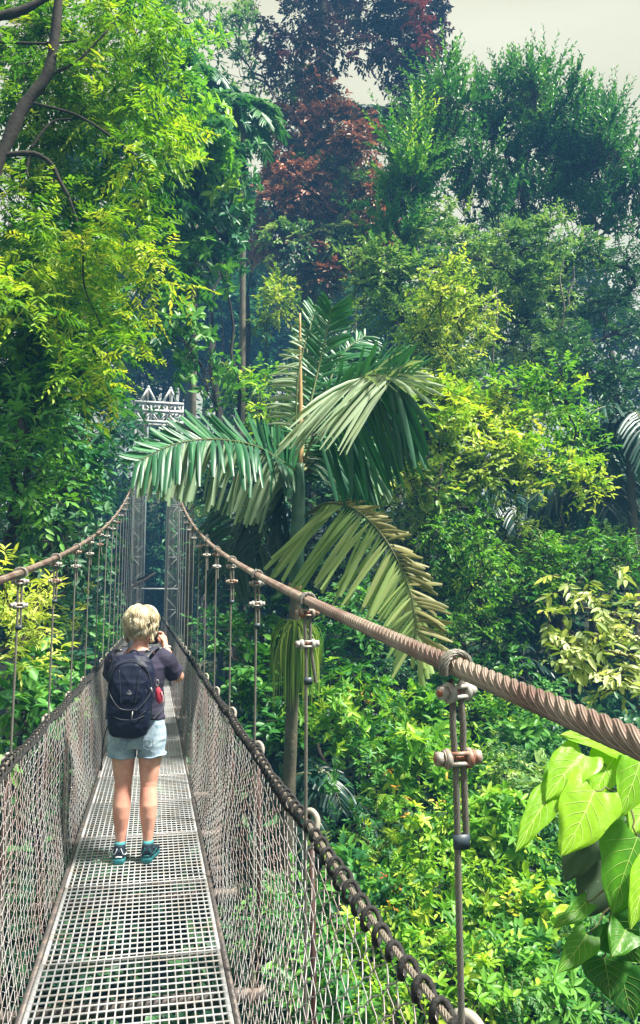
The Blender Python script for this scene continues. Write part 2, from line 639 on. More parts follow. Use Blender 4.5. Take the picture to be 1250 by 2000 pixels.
def grate_mesh():
    a = MB()
    for x in np.linspace(-DW + 0.05, DW - 0.05, 22):
        a.box((x - 0.0030, 0, -0.022), (x + 0.0030, pan_len - 0.006, 0.002))
    ny = 17
    for q in range(ny):
        y = 0.02 + q * (pan_len - 0.04) / (ny - 1)
        r = 0.0054 if q not in (0, ny - 1) else 0.0054
        a.tube([(-DW + 0.012, y, 0), (DW - 0.012, y, 0)], r * .88, 6)
    a.box((-DW + 0.010, 0.001, -0.03), (-DW + 0.028, pan_len - 0.007, 0.003))
    a.box((DW - 0.028, 0.001, -0.03), (DW - 0.010, pan_len - 0.007, 0.003))
    a.box((-DW + 0.030, 0.0, -0.026), (DW - 0.030, 0.004, -0.004))
    return a


p0 = None
npan = int((YT + 2) / pan_len)
for i in range(npan):
    y = -2.0 + i * pan_len
    if p0 is None:
        p0 = grate_mesh().build('grating_panel', M['grate'], bridge, smooth=False)
        o = p0
    else:
        o = p0.copy()
        COL.objects.link(o)
        o.parent = bridge
    o.location = (0.002 * sin(i * 2.3), y, float(deck_z(y)) + 0.002 * (i % 2))
    o.rotation_euler = (math.atan(0.005), 0.002 * sin(i * 1.3), 0)

for sgn in (1, -1):
    e = MB()
    for ya in np.arange(-2, YT - 1, 5.0):
        e.bar((sgn * (DW + 0.008), ya, float(deck_z(ya)) - 0.028), (sgn * (DW + 0.008), min(ya + 5.0, YT), float(deck_z(min(ya + 5, YT))) - 0.028), 0.024, 0.05)
    e.build('edge_beam', M['edge'], bridge, smooth=False)

# cross beams and curved side posts at every hanger
cb0 = po0 = el0 = None
for y in hang_y:
    z = float(deck_z(y))
    if cb0 is None:
        c = MB().box((-0.60, -0.02, -0.11), (0.60, 0.02, -0.058))
        cb0 = c.build('cross_beam', M['edge'], bridge, smooth=False)
        o = cb0
    else:
        o = cb0.copy(); COL.objects.link(o); o.parent = bridge
    o.location = (0, y, z)
    for sgn in (1, -1):
        if po0 is None:
            c = MB().tube([(0.562, 0, -0.08), (0.562, 0, 0.5), (0.556, 0, 0.90)], 0.009, 8)
            po0 = c.build('side_post', M['darkpost'], bridge)
            th = np.linspace(0, pi, 12)
            c = MB()
            c.tube(spline([(0.556, .0, .90), (0.568, .0, .94), (0.576, .008, .972), (0.572, .018, .992), (0.560, .030, 1.003), (0.545, .045, .998)], 18), 0.0095, 10)
            el0 = c.build('post_hoop', M['pale_pipe'], bridge)
            q, w = po0, el0
        else:
            q = po0.copy(); COL.objects.link(q); q.parent = bridge
            w = el0.copy(); COL.objects.link(w); w.parent = bridge
        for t in (q, w):
            t.location = (0, y, z + (0.012 if sgn > 0 else 0.0))
            t.rotation_euler = (0, 0, 0 if sgn > 0 else pi)
            if sgn < 0:
                t.rotation_euler = (0, 0, 0)
                t.scale = (-1, 1, 1)

# ------------------------------------------------------------------ tower
M['tower_leg'] = mat('haze_toned_leg_steel', (0.24, 0.27, 0.27), 0.6, 0.1, 0.3, noise=((0.16, 0.19, 0.17), 3, 0.4, 0.7))  # darker than the head paint: fading into haze is put into the colour
tz = float(deck_z(YT)) - 1.6
TX = 0.06
tower = empty('bridge_tower', (TX, YT, tz), 'pale steel lattice tower with two pointed peaks at the far end of the footbridge', 'tower')
for sx in (-1, 1):
    t = MB()
    x0, x1 = sx * 0.62, sx * 1.30
    ya, yb = -0.35, 0.35
    H = 13.6 - tz
    for x in (x0, x1):
        for y in (ya, yb):
            t.bar((x, y, 0), (x, y, H), 0.10)
    for k in range(20):
        za, zb = H * k / 20, H * (k + 1) / 20
        for y in (ya, yb):
            t.bar((x0 if k % 2 else x1, y, za), (x1 if k % 2 else x0, y, zb), 0.05)
        for x in (x0, x1):
            t.bar((x, ya if k % 2 else yb, za), (x, yb if k % 2 else ya, zb), 0.045)
        if k % 4 == 0:
            for y in (ya, yb):
                t.bar((x0, y, za + .01), (x1, y, za + .01), 0.05)
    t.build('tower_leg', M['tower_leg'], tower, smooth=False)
    t = MB()
    c = sx * 0.64
    for (a_, b_) in ((-0.42, -0.3), (0.42, -0.3), (-0.42, 0.3), (0.42, 0.3)):
        t.bar((c + a_, b_, H + 0.12), (c, 0, H + 1.0), 0.085)
    t.bar((c, 0, H + 0.1), (c, 0, H + 1.02), 0.10)
    t.ellip((c, 0, H + 1.02), (0.09, 0.09, 0.09))
    t.build('tower_peak', M['tower'], tower, smooth=False)
t = MB()
for y in (-0.40, 0.40):
    for z in (H - 0.02, H - 0.50, H - 1.15):
        t.bar((-1.40, y, z), (1.40, y, z), 0.15)
    xs = np.linspace(-1.36, 1.36, 7)
    for i in range(6):
        t.bar((xs[i], y, H - (0.02 if i % 2 else 0.50)), (xs[i + 1], y, H - (0.50 if i % 2 else 0.02)), 0.085)
        t.bar((xs[i], y, H - (1.15 if i % 2 else 0.5)), (xs[i + 1], y, H - (0.5 if i % 2 else 1.15)), 0.085)
    for x in xs:
        t.bar((x, y + .003, H - 1.15), (x, y + .003, H), 0.09)
for x in (-1.36, 1.36):
    for z in (H - 0.02, H - 1.15):
        t.bar((x, -0.4, z), (x, 0.4, z), 0.09)
t.build('tower_head_frame', M['tower'], tower, smooth=False)
for z in (H - 5.4, H - 10.8):
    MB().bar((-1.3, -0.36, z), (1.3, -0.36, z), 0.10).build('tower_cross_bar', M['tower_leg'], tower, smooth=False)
t = MB().box((-1.6, -0.8, -6.0), (1.6, 0.8, 0.0))
t.build('tower_footing', mat('old_concrete', (0.22, 0.21, 0.19), 0.9, noise=((0.08, 0.10, 0.06), 2, 0.4, 0.7)), tower, smooth=False)

# ------------------------------------------------------------------ ground
ctrl = []


def g(px, py, Y, dz=-0.5):
    p = at(px, py, Y)
    ctrl.append((p[0], p[1], p[2] + dz))


for a in [(640, 1330, 15), (800, 1360, 15), (1000, 1400, 14), (1240, 1430, 13), (640, 1500, 12), (820, 1500, 12), (1000, 1520, 11),
          (1200, 1560, 10), (700, 1700, 9.5), (900, 1720, 9), (1150, 1750, 8.5), (650, 1980, 7.6), (800, 1990, 7), (1000, 1990, 6.6), (1240, 1990, 6.2)]:
    g(*a)
ctrl += [(-1, 2, -6.5), (-1, 7, -7), (0.5, 12, -7), (0, 20, -7), (0, 30, -6.0), (0, 38, -4), (0, 45, -1.3), (0, 52, 0.2), (0, -8, -6.5),
         (-4, 4, -4.0), (-5, 8, -4.5), (-6, 12, -4), (-8, 6, -2.0), (-12, 10, -0.5), (-10, 20, -3.5), (-14, 30, -1.5), (-12, 42, 0.5), (-20, 20, 3), (-30, 40, 6), (-25, 0, 4),
         (8, 22, -1.0), (14, 18, 0.5), (5, 30, -2.5), (18, 28, 3), (12, 40, 1), (25, 20, 5), (30, 45, 8), (14, 5, 0.5), (25, 5, 4), (8, -5, -1.5), (6, 0, -2.2), (4.5, 2, -2.8), (2.4, 6, -5.2), (2.2, 3, -5.5), (20, -20, 0),
         (0, 62, 7), (-20, 62, 10), (20, 62, 9), (0, 75, 13), (-40, 75, 15), (40, 75, 13), (0, 100, 15), (-60, 110, 16), (60, 110, 15), (0, 160, 14), (-80, 20, 10), (80, 20, 8), (80, 80, 12), (-80, 80, 14), (0, -60, 2), (-60, -60, 8), (60, -60, 8), (0, -20, -5)]
ctrl = np.array(ctrl)


def ground_z(x, y):
    x = np.asarray(x, float); y = np.asarray(y, float)
    d2 = (x[..., None] - ctrl[:, 0]) ** 2 + (y[..., None] - ctrl[:, 1]) ** 2
    w = 1 / (d2 + 1.0) ** 2
    return (w * ctrl[:, 2]).sum(-1) / w.sum(-1)


ax = np.concatenate([np.array([-1800, -900, -450, -220]), np.linspace(-110, -22, 23), np.linspace(-20, 20, 61), np.linspace(22, 110, 23), np.array([220, 450, 900, 1800])])
ay = np.concatenate([np.array([-900, -400, -150]), np.linspace(-60, -12, 13), np.linspace(-10, 60, 95), np.linspace(63, 170, 28), np.array([300, 600, 1200, 2400])])
GX, GY = np.meshgrid(ax, ay)
GZ = ground_z(GX, GY) + 0.15 * np.sin(GX * 1.7 + GY) * np.cos(GY * 1.3 - GX * .4) + 0.08 * np.sin(GX * 4.1) * np.sin(GY * 3.7)
V = np.stack([GX, GY, GZ], -1).reshape(-1, 3)
nx = len(ax)
i = (np.arange(len(ay) - 1)[:, None] * nx + np.arange(nx - 1)[None]).ravel()
Q = np.stack([i, i + 1, i + nx + 1, i + nx], 1)
M['soil'] = mat('forest_soil', (0.018, 0.030, 0.014), 0.95, noise=((0.035, 0.045, 0.018), 1.5, 0.4, 0.65), bump=(3, 0.8, 0.15))
tag(build('ground', V, Q, M['soil']), kind='structure')

# ------------------------------------------------------------------ foliage
LM = {
    'yellow': leafmat('leaf_yellow_green', (0.07, 0.22, 0.02), (0.22, 0.43, 0.03), (0.60, 0.64, 0.07), 0.40),
    'bright': leafmat('leaf_bright_green', (0.035, 0.17, 0.03), (0.16, 0.40, 0.03), (0.55, 0.70, 0.09), 0.38),
    'green': leafmat('leaf_green', (0.018, 0.10, 0.035), (0.05, 0.21, 0.045), (0.15, 0.38, 0.06), 0.30),
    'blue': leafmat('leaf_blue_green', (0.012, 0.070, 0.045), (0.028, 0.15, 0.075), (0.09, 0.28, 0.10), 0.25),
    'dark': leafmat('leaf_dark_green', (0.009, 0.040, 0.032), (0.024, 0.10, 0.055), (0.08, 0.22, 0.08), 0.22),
    'olive': leafmat('leaf_olive', (0.05, 0.15, 0.03), (0.21, 0.36, 0.05), (0.62, 0.68, 0.16), 0.36),
    'grey': leafmat('leaf_grey_green', (0.03, 0.11, 0.045), (0.12, 0.27, 0.08), (0.36, 0.50, 0.17), 0.30),
    'red': leafmat('leaf_red_vine', (0.035, 0.07, 0.03), (0.21, 0.105, 0.07), (0.44, 0.22, 0.15), 0.24, tcol=(1.3, 0.9, 0.6)),
    'purple': leafmat('leaf_purple_dark', (0.015, 0.022, 0.022), (0.045, 0.035, 0.042), (0.14, 0.05, 0.06), 0.15, tcol=(1.2, 0.9, 0.9)),
    'pale': leafmat('leaf_pale', (0.10, 0.20, 0.06), (0.34, 0.44, 0.15), (0.74, 0.78, 0.42), 0.3),
    'autumn': leafmat('leaf_autumn', (0.45, 0.10, 0.03), (0.60, 0.26, 0.05), (0.65, 0.50, 0.10), 0.3, tcol=(1.2, .9, .6)),
    'redstreak': leafmat('leaf_red_streak', (0.08, 0.035, 0.035), (0.16, 0.05, 0.055), (0.28, 0.09, 0.08), 0.25, tcol=(1.3, 0.8, 0.7)),
}
BARK = mat('bark_dark', (0.020, 0.016, 0.014), 0.9, noise=((0.040, 0.038, 0.028), 7, 0.4, 0.7), bump=(25, 0.8, 0.01))
BARKP = mat('bark_pale', (0.16, 0.14, 0.11), 0.85, noise=((0.07, 0.075, 0.06), 4, 0.4, 0.65), bump=(18, 0.7, 0.01))


def leaf_geo(P, D, N, L, W, fold=0.18, bend=0.12, fine=True):
    """leaf blades folded along the midrib"""
    D = nrm(D)
    B = nrm(np.cross(D, N))
    N = np.cross(B, D)
    L = L[:, None]; W = W[:, None]
    if fine:
        l1 = P + D * L * .30 + B * W * .46 + N * W * fold
        l2 = P + D * L * .68 + B * W * .40 + N * (W * fold - L * bend * .4)
        tp = P + D * L - N * L * bend
        r2 = P + D * L * .68 - B * W * .40 + N * (W * fold - L * bend * .4)
        r1 = P + D * L * .30 - B * W * .46 + N * W * fold
        V = np.stack([P, l1, l2, tp, r2, r1], 1).reshape(-1, 3)
        i = np.arange(len(P))[:, None] * 6
        F = np.concatenate([i + np.array([[0, 3, 2, 1]]), i + np.array([[0, 5, 4, 3]])], 1).reshape(-1, 4)
        return V, F, 2
    l = P + D * L * .45 + B * W * .5 + N * W * fold
    tp = P + D * L - N * L * bend
    r = P + D * L * .45 - B * W * .5 + N * W * fold
    V = np.stack([P, l, tp, r], 1).reshape(-1, 3)
    i = np.arange(len(P))[:, None] * 4
    F = np.concatenate([i + np.array([[0, 2, 1]]), i + np.array([[0, 3, 2]])], 1).reshape(-1, 3)
    return V, F, 2


def clump_leaves(C, O, scale, K=4, n=9, tl=0.5, leaf=0.12, asp=0.42, style='alt', droop=0.25, up=0.5, tb=0.45, tv=0.22, tipb=0.2, ctint=None):
    """C clump centres, O outward directions; K twigs with n leaves on each"""
    m = len(C)
    ct = rng.normal(0, tv, m) if ctint is None else ctint
    C = np.repeat(C, K, 0); O = np.repeat(O, K, 0); ct = np.repeat(ct, K) + rng.normal(0, 0.06, m * K)
    D = nrm(O * 0.75 + rng.normal(0, 0.55, (m * K, 3)) + vec(0, 0, up * 0.5))
    T = tl * scale * rng.uniform(0.6, 1.25, m * K)
    C = C + rng.normal(0, 0.12 * scale, (m * K, 3))
    side = nrm(np.cross(D, vec(0, 0, 1)) + rng.normal(0, 0.25, (m * K, 3)))
    if style == 'whorl':
        t = rng.uniform(0.75, 1.0, (m * K, n))
    elif style == 'up':
        t = np.tile(np.linspace(0.05, 1, n), (m * K, 1))
    else:
        t = np.tile(np.linspace(0.12, 1, n), (m * K, 1)) + rng.normal(0, 0.03, (m * K, n))
    P = C[:, None] + D[:, None] * (t * T[:, None])[..., None]
    P[..., 2] -= droop * (t ** 2) * T[:, None]
    sg = np.where(np.arange(n) % 2 == 0, 1, -1)[None, :, None]
    D_ = D[:, None]
    if style == 'alt' or style == 'pinnate':
        a = 0.9 if style == 'pinnate' else 0.75
        LD = D_ * (0.45 + 0.6 * t[..., None] ** 3) + side[:, None] * sg * a + rng.normal(0, 0.22 if style == 'alt' else 0.12, P.shape)
        LD[..., 2] -= droop * 0.8
        LN = vec(0, 0, 1) + rng.normal(0, 0.35, P.shape) + 0.35 * O[:, None]
    elif style == 'whorl':
        ph = np.tile(np.arange(n) * 2.399, (m * K, 1)) + rng.uniform(0, 6, (m * K, 1))
        U = nrm(np.cross(D, vec(0.3, 0.1, 1))); W_ = np.cross(D, U)
        rad = U[:, None] * np.cos(ph)[..., None] + W_[:, None] * np.sin(ph)[..., None]
        LD = rad * 1.0 + D_ * rng.uniform(0.1, 0.9, (m * K, n, 1)) + rng.normal(0, 0.1, P.shape)
        LD[..., 2] -= droop * 0.6
        LN = D_ * 1.0 + vec(0, 0, 0.5) + rng.normal(0, 0.25, P.shape) - rad * 0.15
    else:   # 'up': upright shoots with steep leaves round them
        ph = np.tile(np.arange(n) * 2.399, (m * K, 1)) + rng.uniform(0, 6, (m * K, 1))
        U = nrm(np.cross(D, vec(0.3, 0.1, 1))); W_ = np.cross(D, U)
        rad = U[:, None] * np.cos(ph)[..., None] + W_[:, None] * np.sin(ph)[..., None]
        LD = rad * 0.7 + D_ * 0.9 + rng.normal(0, 0.12, P.shape)
        LN = D_ - rad * 0.6 + rng.normal(0, 0.2, P.shape)
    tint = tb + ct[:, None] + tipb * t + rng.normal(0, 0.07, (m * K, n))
    L = leaf * rng.uniform(0.65, 1.25, (m * K, n))
    if style in ('up', 'pinnate'):
        L = L * (1.05 - 0.45 * t ** 2)
    f = lambda A: A.reshape(-1, 3)
    return f(P), f(LD), f(LN), L.ravel(), (L * asp * rng.uniform(0.85, 1.15, L.shape)).ravel(), np.clip(tint.ravel(), 0, 1), (C, D, T, droop)


def lobe_clumps(lobes, dens, shell=0.5, upb=0.25, squash=1.0):
    """points through the outer part of the lobes; lobes = (centre, radii)"""
    Cs, Os = [], []
    for c, r in lobes:
        r = np.asarray(r, float)
        area = 4 * pi * (((r[0] * r[1]) ** 1.6 + (r[0] * r[2]) ** 1.6 + (r[1] * r[2]) ** 1.6) / 3) ** (1 / 1.6)
        n = max(4, int(area * dens))
        d = nrm(rng.normal(0, 1, (n, 3)) + vec(0, -0.25, upb))
        q = rng.uniform(shell, 1.0, (n, 1)) ** 0.7
        lump = 1 + 0.16 * np.sin(d[:, :1] * 5 + c[0]) * np.sin(d[:, 2:] * 6 + c[1]) + rng.normal(0, 0.07, (n, 1))
        Cs.append(c + d * r * q * lump)
        Os.append(nrm(d / r))
    return np.vstack(Cs), np.vstack(Os)


def crown_mesh(name, m, parent, base, specs, fine=True, fold=0.18, bend=0.12, twigs=True, twig_r=0.006):
    """specs: results of clump_leaves, joined into one part"""
    P = np.vstack([s[0] for s in specs]); D = np.vstack([s[1] for s in specs]); N = np.vstack([s[2] for s in specs])
    L = np.concatenate([s[3] for s in specs]); W = np.concatenate([s[4] for s in specs]); T = np.concatenate([s[5] for s in specs])
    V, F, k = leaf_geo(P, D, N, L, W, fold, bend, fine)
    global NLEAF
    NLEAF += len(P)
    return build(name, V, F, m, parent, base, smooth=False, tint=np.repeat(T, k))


NLEAF = 0


def twig_mesh(specs, r, frac=0.5):
    mb_V, mb_Q, o = [], [], 0
    for s in specs:
        C, D, T, dr = s[6]
        k = rng.random(len(C)) < frac
        C, D, T = C[k], D[k], T[k]
        n = len(C)
        t = np.array([-0.6, 0.3, 1.0])
        P = C[:, None] + D[:, None] * (t[None] * T[:, None])[..., None]
        P[..., 2] -= dr * (np.clip(t, 0, 1) ** 2)[None] * T[:, None]
        rr = r * np.array([1.4, 0.9, 0.3])
        a = np.arange(3) * 2 * pi / 3
        U = nrm(np.cross(D, vec(0.2, 0.1, 1))); W_ = np.cross(D, U)
        ring = U[:, None] * np.cos(a)[None, :, None] + W_[:, None] * np.sin(a)[None, :, None]
        V = P[:, :, None] + ring[:, None] * rr[None, :, None, None]
        V = V.reshape(-1, 3)
        b = (np.arange(n) * 9)[:, None]
        q = []
        for i_ in range(2):
            for j in range(3):
                j2 = (j + 1) % 3
                q.append([i_ * 3 + j, i_ * 3 + j2, i_ * 3 + 3 + j2, i_ * 3 + 3 + j])
        q = np.array(q).reshape(1, -1)
        mb_V.append(V); mb_Q.append((b + q).reshape(-1, 4) + o); o += len(V)
    return np.vstack(mb_V), np.vstack(mb_Q)


def limb(mb, a, b, r0, r1, wig=0.06, n=8, k=6):
    a, b = np.asarray(a, float), np.asarray(b, float)
    d = np.linalg.norm(b - a)
    t = np.linspace(0, 1, n)[:, None]
    P = a + (b - a) * t
    P[1:-1] += rng.normal(0, wig * d / 4, (n - 2, 3))
    P[:, 2] += np.sin(t[:, 0] * pi) * d * 0.05
    mb.tube(P, np.linspace(r0, r1, n), k)
    return P


def px_lobes(ls, Y, ry=0.8, fz=0.9):
    """lobes given by where they show in the photo: (x, y, r[, dY[, rv]])"""
    out = []
    for l in ls:
        x, y, r = l[:3]
        Yl = Y + (l[3] if len(l) > 3 else rng.uniform(-.06, .06) * Y)
        rv = l[4] if len(l) > 4 else r
        if y > 850 or (y > 690 and 225 < x < 385):       # keep clear of the bridge
            gap = (300 - x - r) if x < 300 else (x - 300 - r)
            if Yl < 48:
                Yl = max(Yl, min(50, 1650 / max(gap, 20)))
        if x + r > 248 and x - r < 372 and y + r > 742 and y - r < 1230 and Yl < 47:
            if Yl < 32:
                continue
            Yl = 50 + rng.uniform(0, 2)
        s = Yl / 1500 / 0.97
        out.append((at(x, y, Yl), (r * s, max(r, rv) * s * ry, rv * s * fz)))
    return out


def tree(name, label, cat, lobes, leafm, dens=3.0, group=None, root=None, trunk_r=0.14, bark=None, fine=True, style='alt', shell=0.5,
         limbs=True, twr=0.008, extra=None, fold=0.18, bend=0.12, trunk_pts=None, upb=0.25, twfrac=0.35, **kw):
    cs = np.array([c for c, r in lobes])
    cen = cs.mean(0)
    if root is None:
        root = vec(cen[0] + rng.uniform(-.5, .5), cen[1] + 0.6, 0)
    if abs(root[0]) < 2.4 and root[1] < 49:
        root = vec(-2.8 if cen[0] < 0 else 2.8, root[1], 0)
    root = vec(root[0], root[1], float(ground_z(root[0], root[1])) - 0.1)
    e = empty(name, root, label, cat, group)
    C, O = lobe_clumps(lobes, dens, shell, upb)
    scale = 1.0
    spec = clump_leaves(C, O, scale, style=style, **kw)
    specs = [spec]
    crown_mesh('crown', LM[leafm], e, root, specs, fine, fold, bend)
    if extra:
        for nm, lm, lb2, kk in extra:
            C2, O2 = lobe_clumps(lb2, kk.pop('dens', dens), shell, upb)
            s2 = clump_leaves(C2, O2, scale, style=kk.pop('style', style), **{**kw, **kk})
            crown_mesh(nm, LM[lm], e, root, [s2], fine, fold, bend)
    mb = MB()
    if limbs:
        if trunk_pts is None:
            fork = root + (cen - root) * 0.62
            fork[:2] = root[:2] + (cen - root)[:2] * 0.4
            P = limb(mb, root, fork, trunk_r, trunk_r * 0.65, 0.03, 10, 8)
        else:
            P = spline(trunk_pts, 26)
            P = np.vstack([root, P]) if P[0, 2] > root[2] + 0.3 else P
            mb.tube(P, np.linspace(trunk_r, trunk_r * 0.45, len(P)), 8)
        nodes = [P[len(P) // 3:]]
        order = sorted(lobes, key=lambda l: np.linalg.norm(P - l[0], axis=1).min())
        for c, r in order:
            Nn = np.vstack(nodes)
            d = np.linalg.norm(Nn - c, axis=1) + np.clip(Nn[:, 2] - c[2] + r[2] * .6, 0, None) * 2.5
            st = Nn[int(np.argmin(d))]
            rr = trunk_r * 0.32
            Q_ = limb(mb, st, c, rr, rr * 0.4, 0.12, 8, 5)
            nodes.append(Q_[3:])
            for q in range(5):
                dd = nrm(rng.normal(0, 1, 3) + vec(0, -.3, .6)) * np.asarray(r) * 0.85
                limb(mb, Q_[rng.integers(4, 8)], c + dd, rr * 0.34, rr * 0.1, 0.15, 6, 4)
    Vt, Qt = twig_mesh(specs, twr, twfrac)
    mb.add(Vt, Qt)
    mb.build('trunk', bark or BARK, e, root)
    return e


def grow(leaf, tl, **k):
    d = dict(leaf=leaf, tl=tl)
    d.update(k)
    return d

# ------------------------------------------------------------------ palm fronds
def frond(mb, path, n, ll, lw, dirs, droop=0.5, prof=None, seg=5, jag=0.0, both=(1, 1), plane=0.15, tints=None, rnd=0.08, tip_w=0.55, ldir=None, f0=0.06, f1=1.0):
    """leaflets along a rachis path; dirs = vector the leaflet plane's up side faces; ll may be a pair (left, right)"""
    P = spline(path, 60)
    T = nrm(np.gradient(P, axis=0))
    up = np.asarray(dirs, float)
    lens = ll if isinstance(ll, (tuple, list)) else (ll, ll)
    out = []
    for side, on, Ls in ((1, both[0], lens[0]), (-1, both[1], lens[1])):
        if not on:
            continue
        for i in range(n):
            f = (i + 0.5 + rng.uniform(-.3, .3)) / n
            f = f0 + (f1 - f0) * f
            k = min(59, int(f * 59))
            p, t = P[k], T[k]
            B = nrm(np.cross(t, up)) * side
            N = np.cross(B, t) * side
            pr = (prof(f) if prof else math.sin(pi * (0.12 + 0.80 * f)) ** 0.6)
            L = Ls * pr * rng.uniform(0.88, 1.08)
            fw = 0.25 + 0.9 * f
            if ldir is not None:
                d = nrm(np.asarray(ldir) + t * fw * .25 + rng.normal(0, rnd, 3))
            else:
                d = nrm(B + t * fw + N * rng.uniform(-plane, plane * 2) + rng.normal(0, rnd, 3))
            s = np.linspace(0, 1, seg)
            c = p + d * (s * L)[:, None]
            c[:, 2] -= droop * L * s ** 2
            td = nrm(np.gradient(c, axis=0))
            wv = nrm(np.cross(td, nrm(N + rng.normal(0, .35, 3))))
            w = lw * pr ** 0.5 * rng.uniform(.8, 1.2) * np.array([0.25] + list(np.linspace(0.9, 1.0, seg - 2)) + [tip_w if not jag else tip_w + jag])
            fo = np.cross(td, wv) * (w * 0.18)[:, None]
            V = np.stack([c + wv * w[:, None] / 2 + fo, c - fo * 0.3, c - wv * w[:, None] / 2 + fo], 1).reshape(-1, 3)
            j = np.arange(seg - 1) * 3
            Q = np.concatenate([np.stack([j, j + 1, j + 4, j + 3], 1), np.stack([j + 1, j + 2, j + 5, j + 4], 1)])
            mb.add(V, Q)
            out.append((len(Q), np.clip((tints if tints is not None else 0.5) + rng.normal(0, 0.12), 0, 1)))
    return P, out


def palm_fronds(name, specs, m, parent, base, rach_m=None):
    """one frond per spec -> part 'frond' with its rachis as child"""
    for sp in specs:
        sp = dict(sp)
        mb = MB()
        rr = sp.pop('rr', 0.02)
        mm = sp.pop('m', m)
        P, out = frond(mb, **sp)
        tint = np.concatenate([np.full(a, b) for a, b in out])
        V = np.vstack(mb.V); Q = np.vstack(mb.Q)
        o = build('frond', V, Q, mm, parent, base, smooth=True, tint=tint)
        rb = MB().tube(P, np.linspace(rr, rr * 0.25, len(P)), 6)
        rb.build('rachis', rach_m or M['rachis'], o, base)


M['rachis'] = mat('palm_rachis', (0.13, 0.20, 0.07), 0.5, noise=((0.22, 0.20, 0.10), 8, 0.4, 0.7))
M['crownshaft'] = mat('palm_crownshaft', (0.045, 0.13, 0.085), 0.4, noise=((0.10, 0.19, 0.12), 5, 0.4, 0.7))
M['palmtrunk'] = mat('palm_trunk', (0.14, 0.12, 0.09), 0.8, noise=((0.07, 0.08, 0.05), 6, 0.4, 0.65), bump=(20, 0.7, 0.01))
M['tan'] = mat('dry_tan_spathe', (0.50, 0.33, 0.15), 0.6, noise=((0.38, 0.26, 0.12), 9, 0.4, 0.7))
PALM = leafmat('palm_leaflet', (0.008, 0.055, 0.035), (0.022, 0.13, 0.055), (0.07, 0.28, 0.09), 0.15, rough=0.40, spec=0.5)
PALMP = leafmat('palm_leaflet_pale', (0.10, 0.22, 0.14), (0.24, 0.36, 0.22), (0.42, 0.50, 0.33), 0.30, rough=0.45, spec=0.4)
PALMY = leafmat('palm_leaflet_ageing', (0.10, 0.23, 0.07), (0.30, 0.43, 0.14), (0.56, 0.56, 0.26), 0.32, rough=0.4, spec=0.5)
PALMB = leafmat('palm_leaflet_brown', (0.09, 0.10, 0.03), (0.22, 0.22, 0.08), (0.38, 0.34, 0.15), 0.25, rough=0.5)
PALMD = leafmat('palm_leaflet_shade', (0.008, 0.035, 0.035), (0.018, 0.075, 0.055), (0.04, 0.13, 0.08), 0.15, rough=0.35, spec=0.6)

# the stilt palm in the middle
YP = 9.0
pb = at(562, 1600, YP + 0.2)
pr_ = vec(pb[0], pb[1], float(ground_z(pb[0], pb[1])) - 0.2)
palm = empty('stilt_palm', pr_, 'tall feather palm with arching fronds, green crownshaft and tan spear, beside the footbridge', 'palm tree')
A = lambda x, y, Y=YP: at(x, y, Y)
mb = MB()
tp = np.vstack([pr_, A(564, 1560, YP + .2), A(568, 1450, YP + .1), A(573, 1330), A(576, 1200), A(577, 1150)])
mb.tube(spline(tp, 30), np.linspace(0.085, 0.062, 30), 10)
mb.build('trunk', M['palmtrunk'], palm, pr_)
mb = MB()
P = spline([A(577, 1152), A(579, 1100), A(582, 1020), A(584, 950), A(586, 905)], 16)
mb.tube(P, np.interp(np.arange(16), [0, 1, 4, 10, 15], [0.072, 0.085, 0.092, 0.080, 0.045]), 12)
mb.build('crownshaft', M['crownshaft'], palm, pr_)
mb = MB().tube([A(577, 1160), A(577, 1138)], 0.082, 12)
mb.build('trunk_ring', M['tan'], palm, pr_)
mb = MB().tube(spline([A(587, 935), A(587, 800), A(586, 700), A(586, 612)], 12), np.linspace(0.038, 0.012, 12), 7)
mb.build('spear', M['tan'], palm, pr_)
toC = nrm(_C - A(600, 800))
up_ = vec(0, 0, 1)
px = YP / 1500
SR, SU = _cr, _cu            # right and up as seen from the bridge
L1 = [A(580, 925), A(555, 905, 8.9), A(500, 872, 8.6), A(420, 858, 8.2), A(340, 868, 7.9), A(262, 905, 7.7)]
L2 = [A(592, 905), A(616, 845, 8.9), A(652, 782, 8.5), A(700, 742, 8.1), A(745, 733, 7.8), A(785, 752, 7.6)]
L4 = [A(592, 1010), A(640, 983, 8.7), A(700, 1000, 8.3), A(760, 1065, 7.9), A(802, 1160, 7.7), A(815, 1255, 7.6)]
